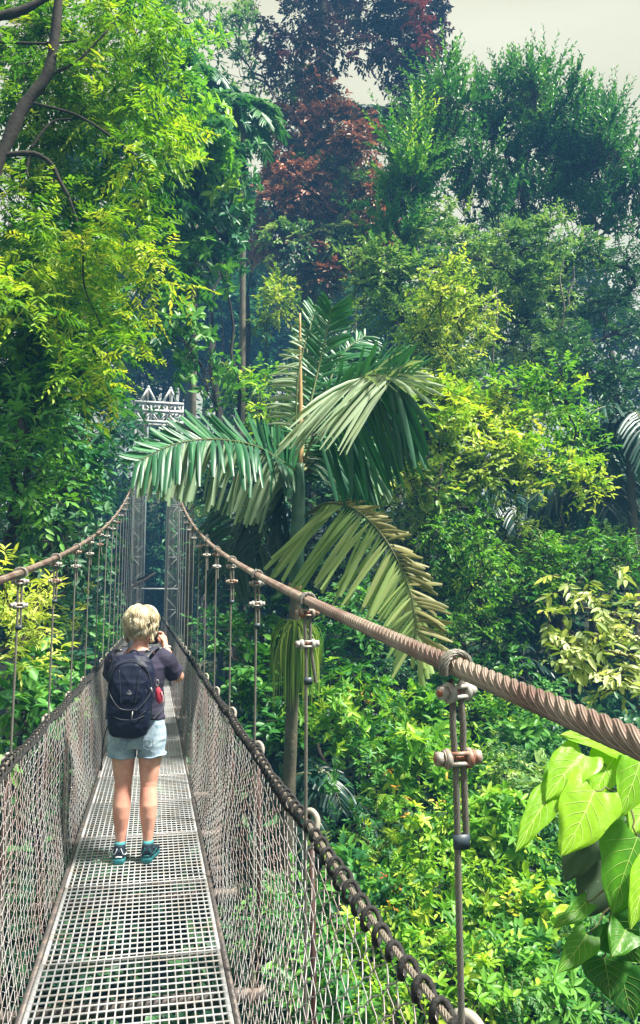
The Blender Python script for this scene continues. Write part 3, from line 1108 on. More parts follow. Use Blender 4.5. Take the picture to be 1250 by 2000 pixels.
fr = [
    # left frond: green upper leaflets and pale hanging ones
    dict(path=L1, n=67, ll=(62 * px, 10), both=(1, 0), lw=0.0542, dirs=toC * 0.8 + up_ * 0.5, droop=-0.05, tints=0.6, tip_w=.5, prof=lambda f: (0.85 + 0.3 * sin(pi * f)) * (1 - 0.35 * f ** 3)),
    dict(path=L1, n=65, ll=(10, 96 * px), both=(0, 1), lw=0.0674, dirs=toC * 1.0 + up_ * 0.2, droop=0.55, tints=0.55, m=PALMP, tip_w=.6, rnd=.14, prof=lambda f: (1.0 + 0.1 * sin(pi * f)) * (1 - 0.6 * f ** 3)),
    dict(path=L1, n=46, ll=(10, 84 * px), both=(0, 1), lw=0.0562, dirs=toC * .4 + up_ * 0.6, droop=0.75, tints=0.4, m=PALM, tip_w=.5, rnd=.14),
    # frond arching to the right, towards the camera
    dict(path=L2, n=62, ll=(10, 150 * px), both=(0, 1), lw=0.0618, dirs=toC, ldir=-SU * .9 + SR * .28, droop=0.25, tints=0.4, f0=.2, rnd=.13, prof=lambda f: 0.75 + 0.45 * sin(pi * f)),
    dict(path=L2, n=52, ll=(10, 165 * px), both=(0, 1), lw=0.0412, dirs=toC, ldir=-SR * .8 - SU * .50 + toC * .3, droop=0.22, tints=0.75, m=PALMP, f0=.35, f1=.92, tip_w=.25, rnd=.10, prof=lambda f: 0.75 + 0.25 * f),
    dict(path=L2, n=39, ll=(10, 95 * px), both=(0, 1), lw=0.0337, dirs=toC, ldir=SR * .75 + SU * .25 + toC * .3, droop=0.30, tints=0.7, m=PALMP, f0=.55, f1=1.0, tip_w=.25, rnd=.33, prof=lambda f: 0.95),
    dict(path=L2, n=44, ll=(95 * px, 10), both=(1, 0), lw=0.0431, dirs=toC, ldir=SU * .8 + SR * .35, droop=0.15, tints=0.75, f0=.3, f1=1.0, tip_w=.3, rnd=.2, prof=lambda f: 0.9),
    # upright fronds
    dict(path=[A(588, 900), A(600, 820, 9.2), A(622, 720, 9.3), A(640, 640, 9.3), A(648, 600, 9.2)], n=65, ll=(90 * px, 80 * px), lw=0.0468, dirs=toC * 0.9 + up_ * 0.3, droop=0.12, tints=0.72, rnd=.14, prof=lambda f: 0.95 - 0.35 * f),
    dict(path=[A(590, 900), A(612, 830, 9.3), A(650, 730, 9.5), A(680, 680, 9.6), A(715, 655, 9.7)], n=54, ll=(85 * px, 70 * px), lw=0.0468, dirs=toC * 0.7 + up_ * 0.6, droop=0.25, tints=0.65, rnd=.14),
    dict(path=[A(586, 905), A(592, 830, 9.4), A(596, 740, 9.6), A(604, 650, 9.8), A(618, 600, 9.9)], n=62, ll=(70 * px, 62 * px), lw=0.0431, dirs=toC + up_ * 0.2, droop=0.1, tints=0.6, rnd=.12, prof=lambda f: 1.0 - 0.3 * f),
    dict(path=[A(584, 900), A(578, 830, 9.0), A(582, 740, 8.9), A(598, 660, 8.9)], n=44, ll=(64 * px, 10), both=(1, 0), lw=0.0318, dirs=toC, ldir=-SR + SU * .05, droop=0.22, tints=0.7, m=PALMP, f0=.3, rnd=.16, tip_w=.25),
    # low frond drooping to the right, yellowing
    dict(path=L4, n=62, ll=(10, 132 * px), both=(0, 1), lw=0.0542, dirs=toC, ldir=-SR * .70 - SU * .66, droop=0.14, tints=0.55, m=PALMY, rnd=.13, f0=.20, prof=lambda f: (0.45 + 0.7 * sin(pi * min(1, f + .22))) * (1 - .1 * f) + .12, tip_w=.6),
    dict(path=L4, n=67, ll=(66 * px, 10), both=(1, 0), lw=0.0468, dirs=toC, ldir=SR * .9 + SU * .10, droop=0.15, tints=0.5, m=PALMB, prof=lambda f: 0.45 + 0.55 * f, tip_w=.5, rnd=.22),
    dict(path=L4, n=39, ll=(10, 80 * px), both=(0, 1), lw=0.0562, dirs=toC, ldir=-SU * .9 + SR * .15, droop=0.1, tints=0.6, m=PALMY, f0=.7, tip_w=.7, rnd=.2, prof=lambda f: 0.9),
    # shaded fronds behind
    dict(path=[A(580, 935), A(545, 925, 9.6), A(500, 955, 10.2), A(455, 1040, 10.6), A(440, 1120, 10.8)], n=57, ll=(120 * px, 120 * px), lw=0.0562, dirs=toC * 0.8 + up_ * 0.5, droop=0.5, tints=0.5, m=PALMD),
    dict(path=[A(592, 920), A(630, 885, 9.8), A(680, 880, 10.1), A(715, 905, 10.3), A(735, 945, 10.4)], n=44, ll=(80 * px, 90 * px), lw=0.0608, dirs=toC * 0.6 + up_ * 0.6, droop=0.75, tints=0.35, m=PALMP),
    dict(path=[A(588, 915), A(620, 870, 9.6), A(670, 840, 10.1), A(720, 860, 10.6), A(745, 910, 10.9)], n=49, ll=(100 * px, 100 * px), lw=0.0562, dirs=toC * 0.5 + up_ * 0.8, droop=0.8, tints=0.4),
    dict(path=[A(584, 940), A(560, 950, 9.4), A(530, 1000, 9.8), A(505, 1080, 10.0)], n=41, ll=(110 * px, 100 * px), lw=0.0468, dirs=toC * 0.8 + up_ * 0.5, droop=0.4, tints=0.35, m=PALMD),
]
palm_fronds('frond', fr, PALM, palm, pr_)

# hanging epiphyte on the palm trunk
ep_c = A(578, 1222, YP - 0.15)
ep = empty('strap_leaf_epiphyte', ep_c, 'bunch of long thin drooping strap leaves hanging on the palm trunk', 'epiphyte')
mb = MB(); tn = []
for i in range(260):
    a = rng.uniform(0, 2 * pi)
    o_ = vec(cos(a), sin(a), 0)
    R_ = rng.uniform(0.10, 0.34)
    hgt = rng.uniform(0.02, 0.16)
    Ld = rng.uniform(0.35, 0.98)
    s = np.linspace(0, 1, 9)
    c = ep_c + o_ * (R_ * np.sin(np.clip(s * 2.2, 0, pi / 2)))[:, None]
    c[:, 2] += hgt * np.sin(np.clip(s * 4, 0, pi)) - Ld * s ** 1.5
    wv = nrm(np.cross(o_, vec(0, 0, 1)) + rng.normal(0, .4, 3))
    w = 0.009 * np.array([.6, 1, 1, 1, 1, .9, .8, .6, .1])
    V = np.stack([c + wv * w[:, None], c - wv * w[:, None]], 1).reshape(-1, 3)
    j = np.arange(8) * 2
    Q = np.stack([j, j + 1, j + 3, j + 2], 1)
    mb.add(V, Q); tn += [float(np.clip(rng.normal(.4, .2), 0, 1))] * 8
build('strap_leaves', np.vstack(mb.V), np.vstack(mb.Q), LM['olive'], ep, ep_c, tint=tn)
mb = MB()
for i in range(16):
    d = nrm(rng.normal(0, 1, 3)) * 0.06
    limb(mb, ep_c + vec(0, 0.12, 0), ep_c + d, 0.014, 0.008, 0.2, 5, 5)
mb.build('root_mass', BARK, ep, ep_c)


def back_palm(px_, py_, Y, spread, n, m, label, name='feather_palm', group=None, trunk=True, asym=0.0, seed=0, nl=30, lw=0.05, droopk=0.8):
    r = np.random.default_rng(seed)
    c = at(px_, py_, Y)
    root = vec(c[0], c[1] + .3, float(ground_z(c[0], c[1])) - .2)
    e = empty(name, root, label, 'palm tree', group)
    R = spread * Y / 1500
    specs = []
    for i in range(n):
        a = i * 2.399 + r.uniform(-.3, .3)
        el = r.uniform(0.1, 1.25)
        o_ = vec(cos(a), sin(a) * 0.8, 0)
        pts = []
        for t in np.linspace(0, 1, 5):
            q = c + o_ * R * t * cos(el * (1 - t * .5)) + vec(0, 0, R * (sin(el) * t * 1.1 - droopk * t ** 2))
            pts.append(q)
        specs.append(dict(path=pts, n=nl, ll=(R * .36, R * .36), lw=lw, dirs=vec(0, 0, 1) + o_ * .4, droop=0.5, tints=r.uniform(.3, .7), seg=4, rr=.02))
    palm_fronds('frond', specs, m, e, root)
    if trunk:
        mb = MB().tube(spline([root, (root + c) / 2 + vec(.1, 0, 0), c], 12), np.linspace(.13, .08, 12), 8)
        mb.build('trunk', M['palmtrunk'], e, root)
    return e


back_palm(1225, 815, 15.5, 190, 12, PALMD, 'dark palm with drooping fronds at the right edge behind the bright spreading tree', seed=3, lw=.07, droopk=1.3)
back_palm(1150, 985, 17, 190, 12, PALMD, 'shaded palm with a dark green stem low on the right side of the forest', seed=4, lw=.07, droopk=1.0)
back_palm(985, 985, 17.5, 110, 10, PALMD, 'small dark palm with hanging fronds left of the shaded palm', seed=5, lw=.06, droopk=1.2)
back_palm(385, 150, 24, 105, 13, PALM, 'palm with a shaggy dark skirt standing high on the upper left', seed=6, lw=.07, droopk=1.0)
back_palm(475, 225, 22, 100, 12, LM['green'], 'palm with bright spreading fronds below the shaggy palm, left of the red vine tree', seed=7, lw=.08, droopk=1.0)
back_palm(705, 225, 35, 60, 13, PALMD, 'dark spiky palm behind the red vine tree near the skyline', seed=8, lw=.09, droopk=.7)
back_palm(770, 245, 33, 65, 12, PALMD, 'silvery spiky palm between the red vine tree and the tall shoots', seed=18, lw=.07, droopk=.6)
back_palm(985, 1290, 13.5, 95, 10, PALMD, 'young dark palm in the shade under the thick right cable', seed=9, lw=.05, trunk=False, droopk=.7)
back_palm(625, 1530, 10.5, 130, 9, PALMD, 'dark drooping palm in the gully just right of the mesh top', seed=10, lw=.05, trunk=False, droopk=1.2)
back_palm(140, 1308, 12.0, 48, 9, LM['green'], 'small bright palm-like plant in the dark gap left of the bridge', name='young_palm', seed=12, lw=.10, trunk=False, nl=7, droopk=.5)

# ------------------------------------------------------------------ trees and shrubs
FG = 'forest trees behind the footbridge'
# overhanging tree on the upper left, near
e1 = tree('overhanging_tree', 'near overhanging tree on the upper left with dark crooked boughs and yellow green feathery leaves', 'tree',
          px_lobes([(50, 70, 90), (150, 90, 95), (250, 60, 80), (290, 150, 60), (110, 200, 90), (200, 230, 95), (40, 250, 70), (290, 290, 60), (130, 330, 80), (50, 420, 80), (190, 430, 75)], 9.5),
          'yellow', dens=8.5, trunk_r=0.16, style='pinnate', leaf=0.105, asp=0.30, tl=0.42, K=4, n=15, droop=0.45, up=0.1, tb=0.10, tv=0.27, tipb=0.34, shell=0.5, root=at(-420, 1100, 9.5), twr=.004,
          trunk_pts=[at(-260, 900, 9.5), at(-80, 480, 9.5), at(10, 290, 9.4), at(60, 190, 9.3), at(110, 110, 9.2), at(128, -60, 9.2)], limbs=False,
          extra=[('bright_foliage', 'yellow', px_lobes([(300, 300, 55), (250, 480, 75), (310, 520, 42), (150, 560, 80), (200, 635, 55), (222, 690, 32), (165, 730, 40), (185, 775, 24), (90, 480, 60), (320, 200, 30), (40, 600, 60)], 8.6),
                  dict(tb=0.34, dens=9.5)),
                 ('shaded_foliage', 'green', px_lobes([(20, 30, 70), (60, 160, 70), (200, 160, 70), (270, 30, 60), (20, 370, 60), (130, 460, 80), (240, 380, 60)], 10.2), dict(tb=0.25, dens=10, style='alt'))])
mb = MB()
for pts, r0 in (([(-260, 900), (-80, 480), (5, 300), (45, 210), (90, 150), (105, 90), (118, -40)], .085),
                ([(-80, 40), (20, 28), (75, 5), (130, -30)], .06),
                ([(-10, 305), (60, 300), (98, 318), (115, 350), (135, 385)], .035),
                ([(-20, 82), (90, 85), (150, 80)], .018), ([(60, 290), (100, 240), (140, 232)], .018), ([(90, 150), (150, 120), (210, 60)], .02), ([(60, 200), (160, 230), (260, 300), (300, 330)], .018),
                ([(135, 385), (160, 470), (165, 560), (200, 640)], .014), ([(60, 300), (52, 330), (55, 345)], .02), ([(5, 300), (-20, 480), (20, 600)], .03)):
    mb.tube(spline([at(x, y, 8.6) for x, y in pts], 26), np.linspace(r0, r0 * .55, 26) * rng.uniform(.85, 1.15, 26), 7)
mb.build('boughs', BARK, e1, e1.location)

# bright green broadleaf mass below/behind it
tree('broadleaf_tree', 'lush blue green broadleaf tree between the overhanging tree and the red vine tree', 'tree',
     px_lobes([(330, 240, 60), (385, 300, 62), (350, 350, 60), (415, 360, 62), (435, 300, 34), (400, 430, 70), (440, 450, 50), (340, 440, 60), (445, 400, 36), (300, 410, 50), (350, 170, 50), (260, 330, 60), (440, 240, 28)], 18),
     'blue', dens=2.9, style='whorl', leaf=0.26, asp=0.40, tl=0.45, K=4, n=9, tb=0.50, tv=0.2, droop=0.3, group=FG, trunk_r=.16, twr=.01,
     extra=[('top_foliage', 'bright', px_lobes([(400, 270, 45), (360, 215, 40), (420, 330, 35), (340, 300, 35)], 17), dict(tb=.3))])
tree('broadleaf_tree', 'green broadleaf tree hanging over the gap just left of the pale bare trunks', 'tree',
     px_lobes([(330, 510, 50), (300, 570, 45), (350, 590, 40), (320, 650, 45), (260, 560, 50), (350, 665, 34), (400, 520, 45), (285, 620, 35), (395, 715, 26)], 17),
     'green', dens=2.7, style='whorl', leaf=0.26, asp=0.42, tl=0.45, K=4, n=9, tb=0.42, tv=0.2, group=FG, trunk_r=.1, twr=.01, root=at(150, 1200, 17.5))
tree('broadleaf_tree', 'green leafy tree on the far left at mid height under the yellow overhanging leaves', 'tree',
     px_lobes([(60, 540, 70), (40, 640, 70), (120, 620, 60), (30, 730, 70), (110, 730, 60), (165, 690, 42), (70, 820, 60), (150, 780, 45), (215, 600, 36)], 11.5),
     'green', dens=5.5, style='alt', leaf=0.19, asp=0.42, tl=0.5, K=4, n=9, tb=0.5, tv=0.2, group=FG, root=at(60, 1200, 11.5), twr=.006,
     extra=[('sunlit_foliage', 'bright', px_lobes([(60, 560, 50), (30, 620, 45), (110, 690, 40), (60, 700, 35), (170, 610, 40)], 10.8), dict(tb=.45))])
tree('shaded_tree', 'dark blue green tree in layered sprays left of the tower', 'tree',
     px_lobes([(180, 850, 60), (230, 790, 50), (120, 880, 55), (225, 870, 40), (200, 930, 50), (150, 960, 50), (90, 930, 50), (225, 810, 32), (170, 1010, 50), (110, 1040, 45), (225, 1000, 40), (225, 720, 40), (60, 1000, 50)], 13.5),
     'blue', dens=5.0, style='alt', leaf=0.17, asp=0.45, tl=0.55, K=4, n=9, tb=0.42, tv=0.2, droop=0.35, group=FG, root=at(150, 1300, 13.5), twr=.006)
tree('shrub_tree', 'leafy bush with pale yellow tips at the left edge above the left cable', 'tree',
     px_lobes([(20, 790, 50), (45, 850, 40), (10, 900, 45), (30, 960, 50), (90, 970, 42), (130, 950, 30), (20, 1040, 40)], 10),
     'green', dens=7, style='alt', leaf=0.13, asp=0.45, tl=0.4, K=4, n=9, tb=0.62, tv=0.2, tipb=.3, root=at(-20, 1300, 10), twr=.005)
tree('shaded_tree', 'deep green shrubby tree left of the bridge behind the hangers', 'tree',
     px_lobes([(120, 1070, 45), (180, 1080, 45), (215, 1130, 40), (130, 1130, 45), (70, 1120, 40), (190, 1190, 40), (215, 1050, 35), (100, 1060, 35), (245, 1180, 30)], 11),
     'dark', dens=7, style='whorl', leaf=0.15, asp=0.45, tl=0.4, K=4, n=8, tb=0.55, tv=0.22, root=at(160, 1350, 11), twr=.005)
tree('yellow_shrub', 'pale yellow green long-leaved shrub at the left edge between the first hangers', 'shrub',
     px_lobes([(15, 1175, 26), (50, 1195, 24), (70, 1165, 18), (25, 1225, 26), (65, 1235, 22), (10, 1270, 22), (45, 1265, 18), (85, 1215, 14), (5, 1130, 20)], 5.6),
     'olive', dens=52, style='alt', leaf=0.085, asp=0.26, tl=0.16, K=3, n=9, tb=0.66, tv=0.18, tipb=.25, droop=.3, root=at(20, 1480, 5.6), twr=.003, trunk_r=.03)
tree('dark_shrub', 'dark green large-leaved shrub low on the left beside the mesh', 'shrub',
     px_lobes([(30, 1340, 35), (80, 1350, 35), (110, 1400, 30), (50, 1400, 35), (15, 1430, 40), (130, 1365, 25), (70, 1310, 25), (170, 1250, 30), (200, 1230, 30)], 6.8),
     'green', dens=16, style='alt', leaf=0.15, asp=0.5, tl=0.3, K=3, n=7, tb=0.42, tv=0.25, root=at(60, 1560, 6.8), twr=.004, trunk_r=.03)

# far forest wall behind the tower: dark trees with bare pale trunks
for k, (x0, y0, x1, y1, r, Y) in enumerate([(388, 480, 365, 790, .24, 50), (375, 560, 352, 800, .16, 51), (411, 600, 400, 800, .20, 49), (452, 690, 450, 800, .17, 49), (330, 690, 327, 800, .18, 52), (315, 700, 316, 820, .14, 53), (470, 640, 468, 790, .13, 50), (345, 620, 340, 780, .12, 54)]):
    a, b = at(x1, y1, Y), at(x0, y0, Y)
    root = vec(a[0], a[1], float(ground_z(a[0], a[1])) - .2)
    lab = ['pale slender bare trunk rising beside the tower head, tallest of the bare trunks', 'thin pale trunk leaning close beside the tallest bare trunk', 'straight brownish trunk right of the tallest bare trunk', 'short pale trunk right of the brownish trunk',
           'dim trunk above the right peak of the tower', 'dim trunk above the left peak of the tower', 'very thin trunk farthest right in the dark gap', 'thin dim trunk between the tower peak and the pale trunks'][k]
    e = empty('bare_trunk_tree', root, lab, 'tree', 'slender trunks in the dark gap')
    top = b + (b - a) * 0.25
    mb = MB()
    mb.tube(spline([root, (root + a) / 2 + vec(.2, 0, 0), a, (a + b) / 2 + vec(.15, 0, 0), b, top], 24), np.linspace(r, r * .6, 24), 8)
    mb.build('trunk', BARKP if k < 4 else BARK, e, root)
    lb = [(top + vec(0, .5, .5), (2.2, 1.8, 1.3)), (b + vec(-1.4, 1, -.5), (1.5, 1.3, .9)), (b + vec(1.6, .8, -1.2), (1.4, 1.3, .8))]
    C, O = lobe_clumps(lb, 1.0, .3)
    crown_mesh('crown', LM['blue'], e, root, [clump_leaves(C, O, 1, leaf=.36, tl=.7, K=4, n=8, style='alt', tb=.3)])

wall = [((300, 470), (330, 420), (280, 560), 'dark'), ((420, 500), (480, 520), (450, 570), 'blue'), ((500, 560), (470, 640), (520, 640), 'dark'), ((430, 640), (400, 690), (470, 700), 'blue'),
        ((510, 700), (540, 640), (480, 760), 'blue'), ((600, 640), (560, 600), (640, 560), 'dark'), ((700, 600), (740, 640), (680, 660), 'blue'), ((260, 700), (220, 640), (300, 760), 'dark')]
wl_lab = ['behind the yellow overhanging leaves', 'above the brownish bare trunk', 'left of the top of the stilt palm', 'behind the bare trunks', 'right of the bare trunks, low', 'behind the tip of the stilt palm',
          'right of the stilt palm top', 'in the deep shade above the tower']
for k, (a, b, c, lm) in enumerate(wall):
    tree('forest_tree', 'dark forest tree ' + wl_lab[k], 'tree', px_lobes([(*a, 70), (*b, 65), (*c, 65), ((a[0] + b[0]) / 2, a[1] - 50, 55)], 51 + k % 3 * 2), lm, dens=.85, leaf=.46, asp=.45, tl=1.1, K=4, n=9,
         style='alt', tb=.36, tv=.2, group=FG, trunk_r=.22, twr=.02, fine=False, twfrac=.15)
bk = [(760, 420, 'behind the first upright shoots'), (880, 560, 'behind the tangled grey green tree'), (1000, 480, 'behind the highest pointed shoots'), (1120, 560, 'right of the highest shoots, far back'), (1210, 680, 'far back at the right edge'),
      (780, 680, 'behind the pointed bush'), (930, 740, 'behind the yellow spreading tree'), (1060, 700, 'behind the bright upturned tips'), (1170, 860, 'behind the dark palm on the right'), (680, 760, 'right behind the top of the stilt palm'),
      (620, 900, 'behind the crown of the stilt palm'), (780, 880, 'behind the palm fronds on the right'), (920, 960, 'behind the lower part of the spreading tree'), (1080, 1010, 'behind the low creeper mounds'), (500, 860, 'behind the long left frond'),
      (450, 420, 'behind the lush broadleaf tree'), (120, 520, 'behind the overhanging tree, upper part'), (90, 720, 'behind the far left leafy tree'), (180, 300, 'behind the boughs of the overhanging tree'), (60, 900, 'behind the left edge shrubs'), (190, 1000, 'behind the layered sprays left of the tower'), (60, 1150, 'behind the first left hangers')]
for k, (x, y, lab) in enumerate(bk):
    Yb = (33 if x > 420 else 24) + (k % 4) * 1.5
    lm = ['dark', 'blue', 'grey', 'dark'][k % 4]
    tree('forest_tree', 'shaded forest tree ' + lab, 'tree', px_lobes([(x, y, 62), (x - 60, y + 50, 50), (x + 60, y + 45, 50), (x + 10, y + 80, 55), (x - 25, y - 45, 40), (x + 40, y - 30, 38)], Yb), lm, dens=1.9, leaf=.30, asp=.45, tl=.8, K=4, n=9,
         style='alt', tb=.30, tv=.2, group=FG, trunk_r=.16, twr=.015, fine=False, twfrac=.15)
# understory behind and below the tower
un = [((300, 850), (290, 910), (320, 960), 'green', 'tall undergrowth between the tower legs'), ((380, 960), (420, 950), (400, 1010), 'bright', 'sunny leafy bush right of the tower under the long palm frond'),
      ((290, 1000), (310, 1060), (300, 1110), 'blue', 'dim bush low between the tower legs'), ((470, 880), (520, 840), (430, 820), 'blue', 'dark bush above the long left palm frond'),
      ((200, 1080), (240, 1040), (220, 1120), 'dark', 'dim bush left of the tower foot'), ((370, 1060), (430, 1080), (390, 1140), 'dark', 'dim bush right of the tower foot'), ((500, 780), (490, 730), (510, 820), 'bright', 'bright small tree left of the stilt palm'),
      ((300, 1180), (260, 1160), (340, 1200), 'dark', 'dark thicket at the tower foot')]
for k, (a, b, c, lm, lab) in enumerate(un):
    Y = [50, 32, 50, 36, 50, 42, 20, 52][k]
    tree('understory_bush', lab, 'bush', px_lobes([(*a, 42), (*b, 40), (*c, 40)], Y), lm, dens=0.9 if Y > 30 else 2.5, leaf=.34 if Y > 30 else .2, asp=.5, tl=.8 if Y > 30 else .5, K=4, n=8, style='alt',
         tb=.42, tv=.2, group='bushes around the tower', trunk_r=.08, twr=.015, fine=Y < 33, twfrac=.15)

# red vine tree
rt = px_lobes([(545, 330, 34), (715, 260, 34), (520, 480, 30), (735, 440, 34), (720, 390, 34), (615, 190, 52), (590, 240, 45), (650, 245, 50), (560, 300, 50), (630, 310, 60), (690, 300, 45), (590, 365, 60), (660, 370, 60), (720, 350, 30), (535, 400, 42), (610, 430, 60), (690, 430, 50), (525, 450, 35), (600, 490, 50), (660, 500, 45), (625, 545, 35)], 29)
tree('vine_covered_tree', 'column-like tree draped in rust red vines, its dark top against the sky', 'tree', rt, 'red', dens=4.5, style='alt', leaf=0.21, asp=0.45, tl=0.5, K=4, n=9,
     droop=0.55, tb=0.38, tv=0.32, tipb=.25, root=at(600, 1150, 29.5), trunk_r=.36, twr=.01, trunk_pts=[at(600, 900, 29.5), at(604, 560, 29.5), at(615, 300, 29.5), at(625, 140, 29.5), at(632, 20, 29.5), at(634, -90, 29.5)],
     extra=[('green_vine_leaves', 'grey', px_lobes([(600, 350, 60), (660, 470, 45), (560, 470, 40), (640, 560, 30), (690, 370, 40), (600, 530, 35)], 28.6), dict(dens=2.6, tb=.35)),
            ('dark_top_foliage', 'purple', px_lobes([(640, 60, 34), (610, 100, 34), (530, 100, 30), (560, 130, 30), (680, 30, 28), (720, 40, 34), (590, 20, 34), (640, 10, 50), (700, 100, 22), (650, 130, 22), (520, 60, 16), (575, 75, 25)], 29), dict(dens=4.5, tb=.35, tipb=.1)),
            ('right_top_foliage', 'purple', px_lobes([(770, 30, 45), (830, 30, 38), (790, 90, 50), (830, 120, 40), (800, 150, 42), (760, 120, 30), (840, 70, 30), (800, 200, 28), (850, 160, 20)], 29), dict(dens=5.5, tb=.35, tipb=.1)),
            ('red_creeper', 'redstreak', px_lobes([(812, 15, 12), (820, 45, 12), (828, 75, 12), (830, 105, 9)], 27.6), dict(dens=7, tb=.4))])

# upper left far tree against the sky
tree('airy_tree', 'thin airy tree with small leaves against the pale sky on the upper left', 'tree',
     px_lobes([(440, 90, 45), (500, 100, 40), (470, 150, 40), (530, 170, 35), (410, 40, 45), (340, 30, 50), (500, 20, 40), (470, 45, 30), (560, 200, 28), (450, 200, 35), (570, 150, 20)], 30),
     'grey', dens=0.9, style='alt', leaf=0.22, asp=0.45, tl=0.55, K=4, n=8, tb=0.3, tv=0.15, shell=.2, group=FG, trunk_r=.18, twr=.014, twfrac=.6)
tree('broadleaf_tree', 'yellow green tree top behind the shaggy palm on the upper left', 'tree',
     px_lobes([(300, 110, 50), (350, 130, 50), (390, 90, 40), (310, 200, 55), (280, 40, 50), (440, 260, 45)], 26),
     'bright', dens=1.7, style='alt', leaf=0.24, asp=0.42, tl=0.5, K=4, n=9, tb=0.32, tv=0.2, group=FG, trunk_r=.18, twr=.012)

# right skyline: trees with upright pointed shoots
UP = dict(style='up', leaf=0.20, asp=0.45, tl=1.15, K=3, n=20, droop=-0.05, up=1.8, tb=0.30, tv=0.18, tipb=0.28, shell=.3, upb=.9, twr=.012, twfrac=.6)
tree('upright_tree', 'tree with upright pointed shoots just right of the red vine tree', 'tree',
     px_lobes([(860, 195, 42), (830, 240, 36), (890, 220, 35), (850, 290, 45), (815, 330, 44), (795, 350, 26), (790, 400, 50), (760, 410, 30), (765, 470, 36), (800, 470, 40), (830, 370, 30)], 21),
     'green', dens=4.2, group=FG, trunk_r=.10, **{**UP, 'tb': .42},
     extra=[('young_shoots', 'bright', px_lobes([(785, 300, 30), (810, 280, 26), (775, 360, 30), (810, 350, 30)], 20), dict(tb=.2))])
tree('upright_tree', 'dark green tree with the highest pointed shoots on the skyline', 'tree',
     px_lobes([(925, 260, 34), (915, 330, 34), (905, 400, 36), (1105, 215, 34), (1125, 290, 38), (1130, 250, 30), (1000, 170, 26), (1060, 165, 26), (975, 200, 40), (1040, 190, 42), (1010, 250, 45), (960, 270, 40), (1080, 240, 40), (1060, 300, 45), (1000, 330, 40), (950, 350, 30), (1100, 310, 40), (1020, 400, 50), (1090, 390, 50), (960, 420, 35)], 22),
     'green', dens=4.0, group=FG, trunk_r=.12, **{**UP, 'tb': .32},
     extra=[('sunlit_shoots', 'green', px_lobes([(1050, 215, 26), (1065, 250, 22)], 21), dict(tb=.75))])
tree('upright_tree', 'dark tree with sloping pointed shoots at the right end of the skyline', 'tree',
     px_lobes([(1120, 330, 36), (1175, 235, 24), (1150, 270, 38), (1190, 260, 32), (1160, 320, 45), (1210, 320, 35), (1130, 370, 45), (1200, 390, 45), (1240, 370, 35), (1150, 440, 45), (1225, 440, 40), (1180, 300, 30)], 21),
     'green', dens=4.2, group=FG, trunk_r=.12, **{**UP, 'tb': .25})
GR = dict(style='alt', leaf=0.15, asp=0.46, tl=0.45, K=4, n=9, tb=0.42, tv=0.2, tipb=.2, shell=.35, twr=.008, twfrac=.4)
tree('tangled_tree', 'grey green tangled tree with bare dark limbs under the skyline shoots', 'tree',
     px_lobes([(900, 490, 40), (950, 510, 45), (1000, 480, 45), (1060, 470, 45), (1020, 550, 50), (960, 590, 45), (1080, 560, 50), (1030, 630, 50), (970, 670, 40), (1090, 640, 45), (1040, 700, 40), (880, 430, 26), (1130, 500, 40)], 20),
     'grey', dens=6.5, group=FG, trunk_r=.2, **GR)
tree('tangled_tree', 'dark tree at the right edge with small gaps of sky between its limbs', 'tree',
     px_lobes([(1170, 510, 38), (1225, 500, 30), (1150, 600, 40), (1210, 590, 32), (1130, 680, 40), (1230, 650, 30), (1190, 740, 36), (1150, 750, 40), (1235, 740, 28), (1110, 720, 35), (1200, 800, 36), (1240, 560, 26)], 19),
     'dark', dens=6.5, group=FG, trunk_r=.2, **{**GR, 'tb': .65})
tree('tangled_tree', 'grey green vine-hung tree with two dark leaning trunks right of the red vine tree', 'tree',
     px_lobes([(720, 510, 40), (760, 540, 45), (800, 530, 35), (740, 600, 40), (780, 620, 36), (820, 580, 30), (850, 460, 30), (700, 560, 30), (880, 520, 26), (850, 720, 45), (820, 690, 35), (900, 750, 40)], 19),
     'grey', dens=6.5, group=FG, trunk_r=.16, **{**GR, 'tb': .35})
tree('pointed_bush', 'bright yellow green pointed bush tree above the right side of the palm', 'tree',
     px_lobes([(875, 520, 22), (870, 560, 36), (890, 610, 48), (850, 630, 42), (920, 650, 42), (870, 690, 45), (820, 660, 35), (940, 600, 28), (860, 590, 34)], 15.5),
     'olive', dens=9, leaf=.115, **{**{k: v for k, v in GR.items() if k != 'leaf'}, 'tb': .48, 'tl': .38}, trunk_r=.08)
tree('spreading_tree', 'bright yellow green spreading tree with a branch reaching down to the right', 'tree',
     px_lobes([(810, 790, 42), (850, 800, 42), (900, 810, 40), (950, 800, 38), (930, 850, 45), (860, 860, 45), (800, 860, 40), (990, 850, 40), (1020, 890, 36), (1060, 915, 30, 0, 22), (1110, 935, 26, 0, 18), (1150, 945, 18, 0, 13), (880, 910, 40), (780, 920, 36), (950, 910, 40),
               (1000, 940, 36), (920, 960, 36), (840, 950, 36)], 13.5),
     'olive', dens=11, **{**GR, 'leaf': .125, 'tl': .38, 'tb': .5, 'asp': .5}, trunk_r=.10, root=at(940, 1250, 14),
     extra=[('sunlit_top', 'yellow', px_lobes([(820, 775, 28), (860, 780, 28), (900, 800, 28), (940, 830, 24), (990, 850, 26), (1040, 880, 22), (1100, 915, 20, 0, 12), (1150, 935, 16, 0, 9), (790, 810, 22)], 12.9), dict(tb=.5))])
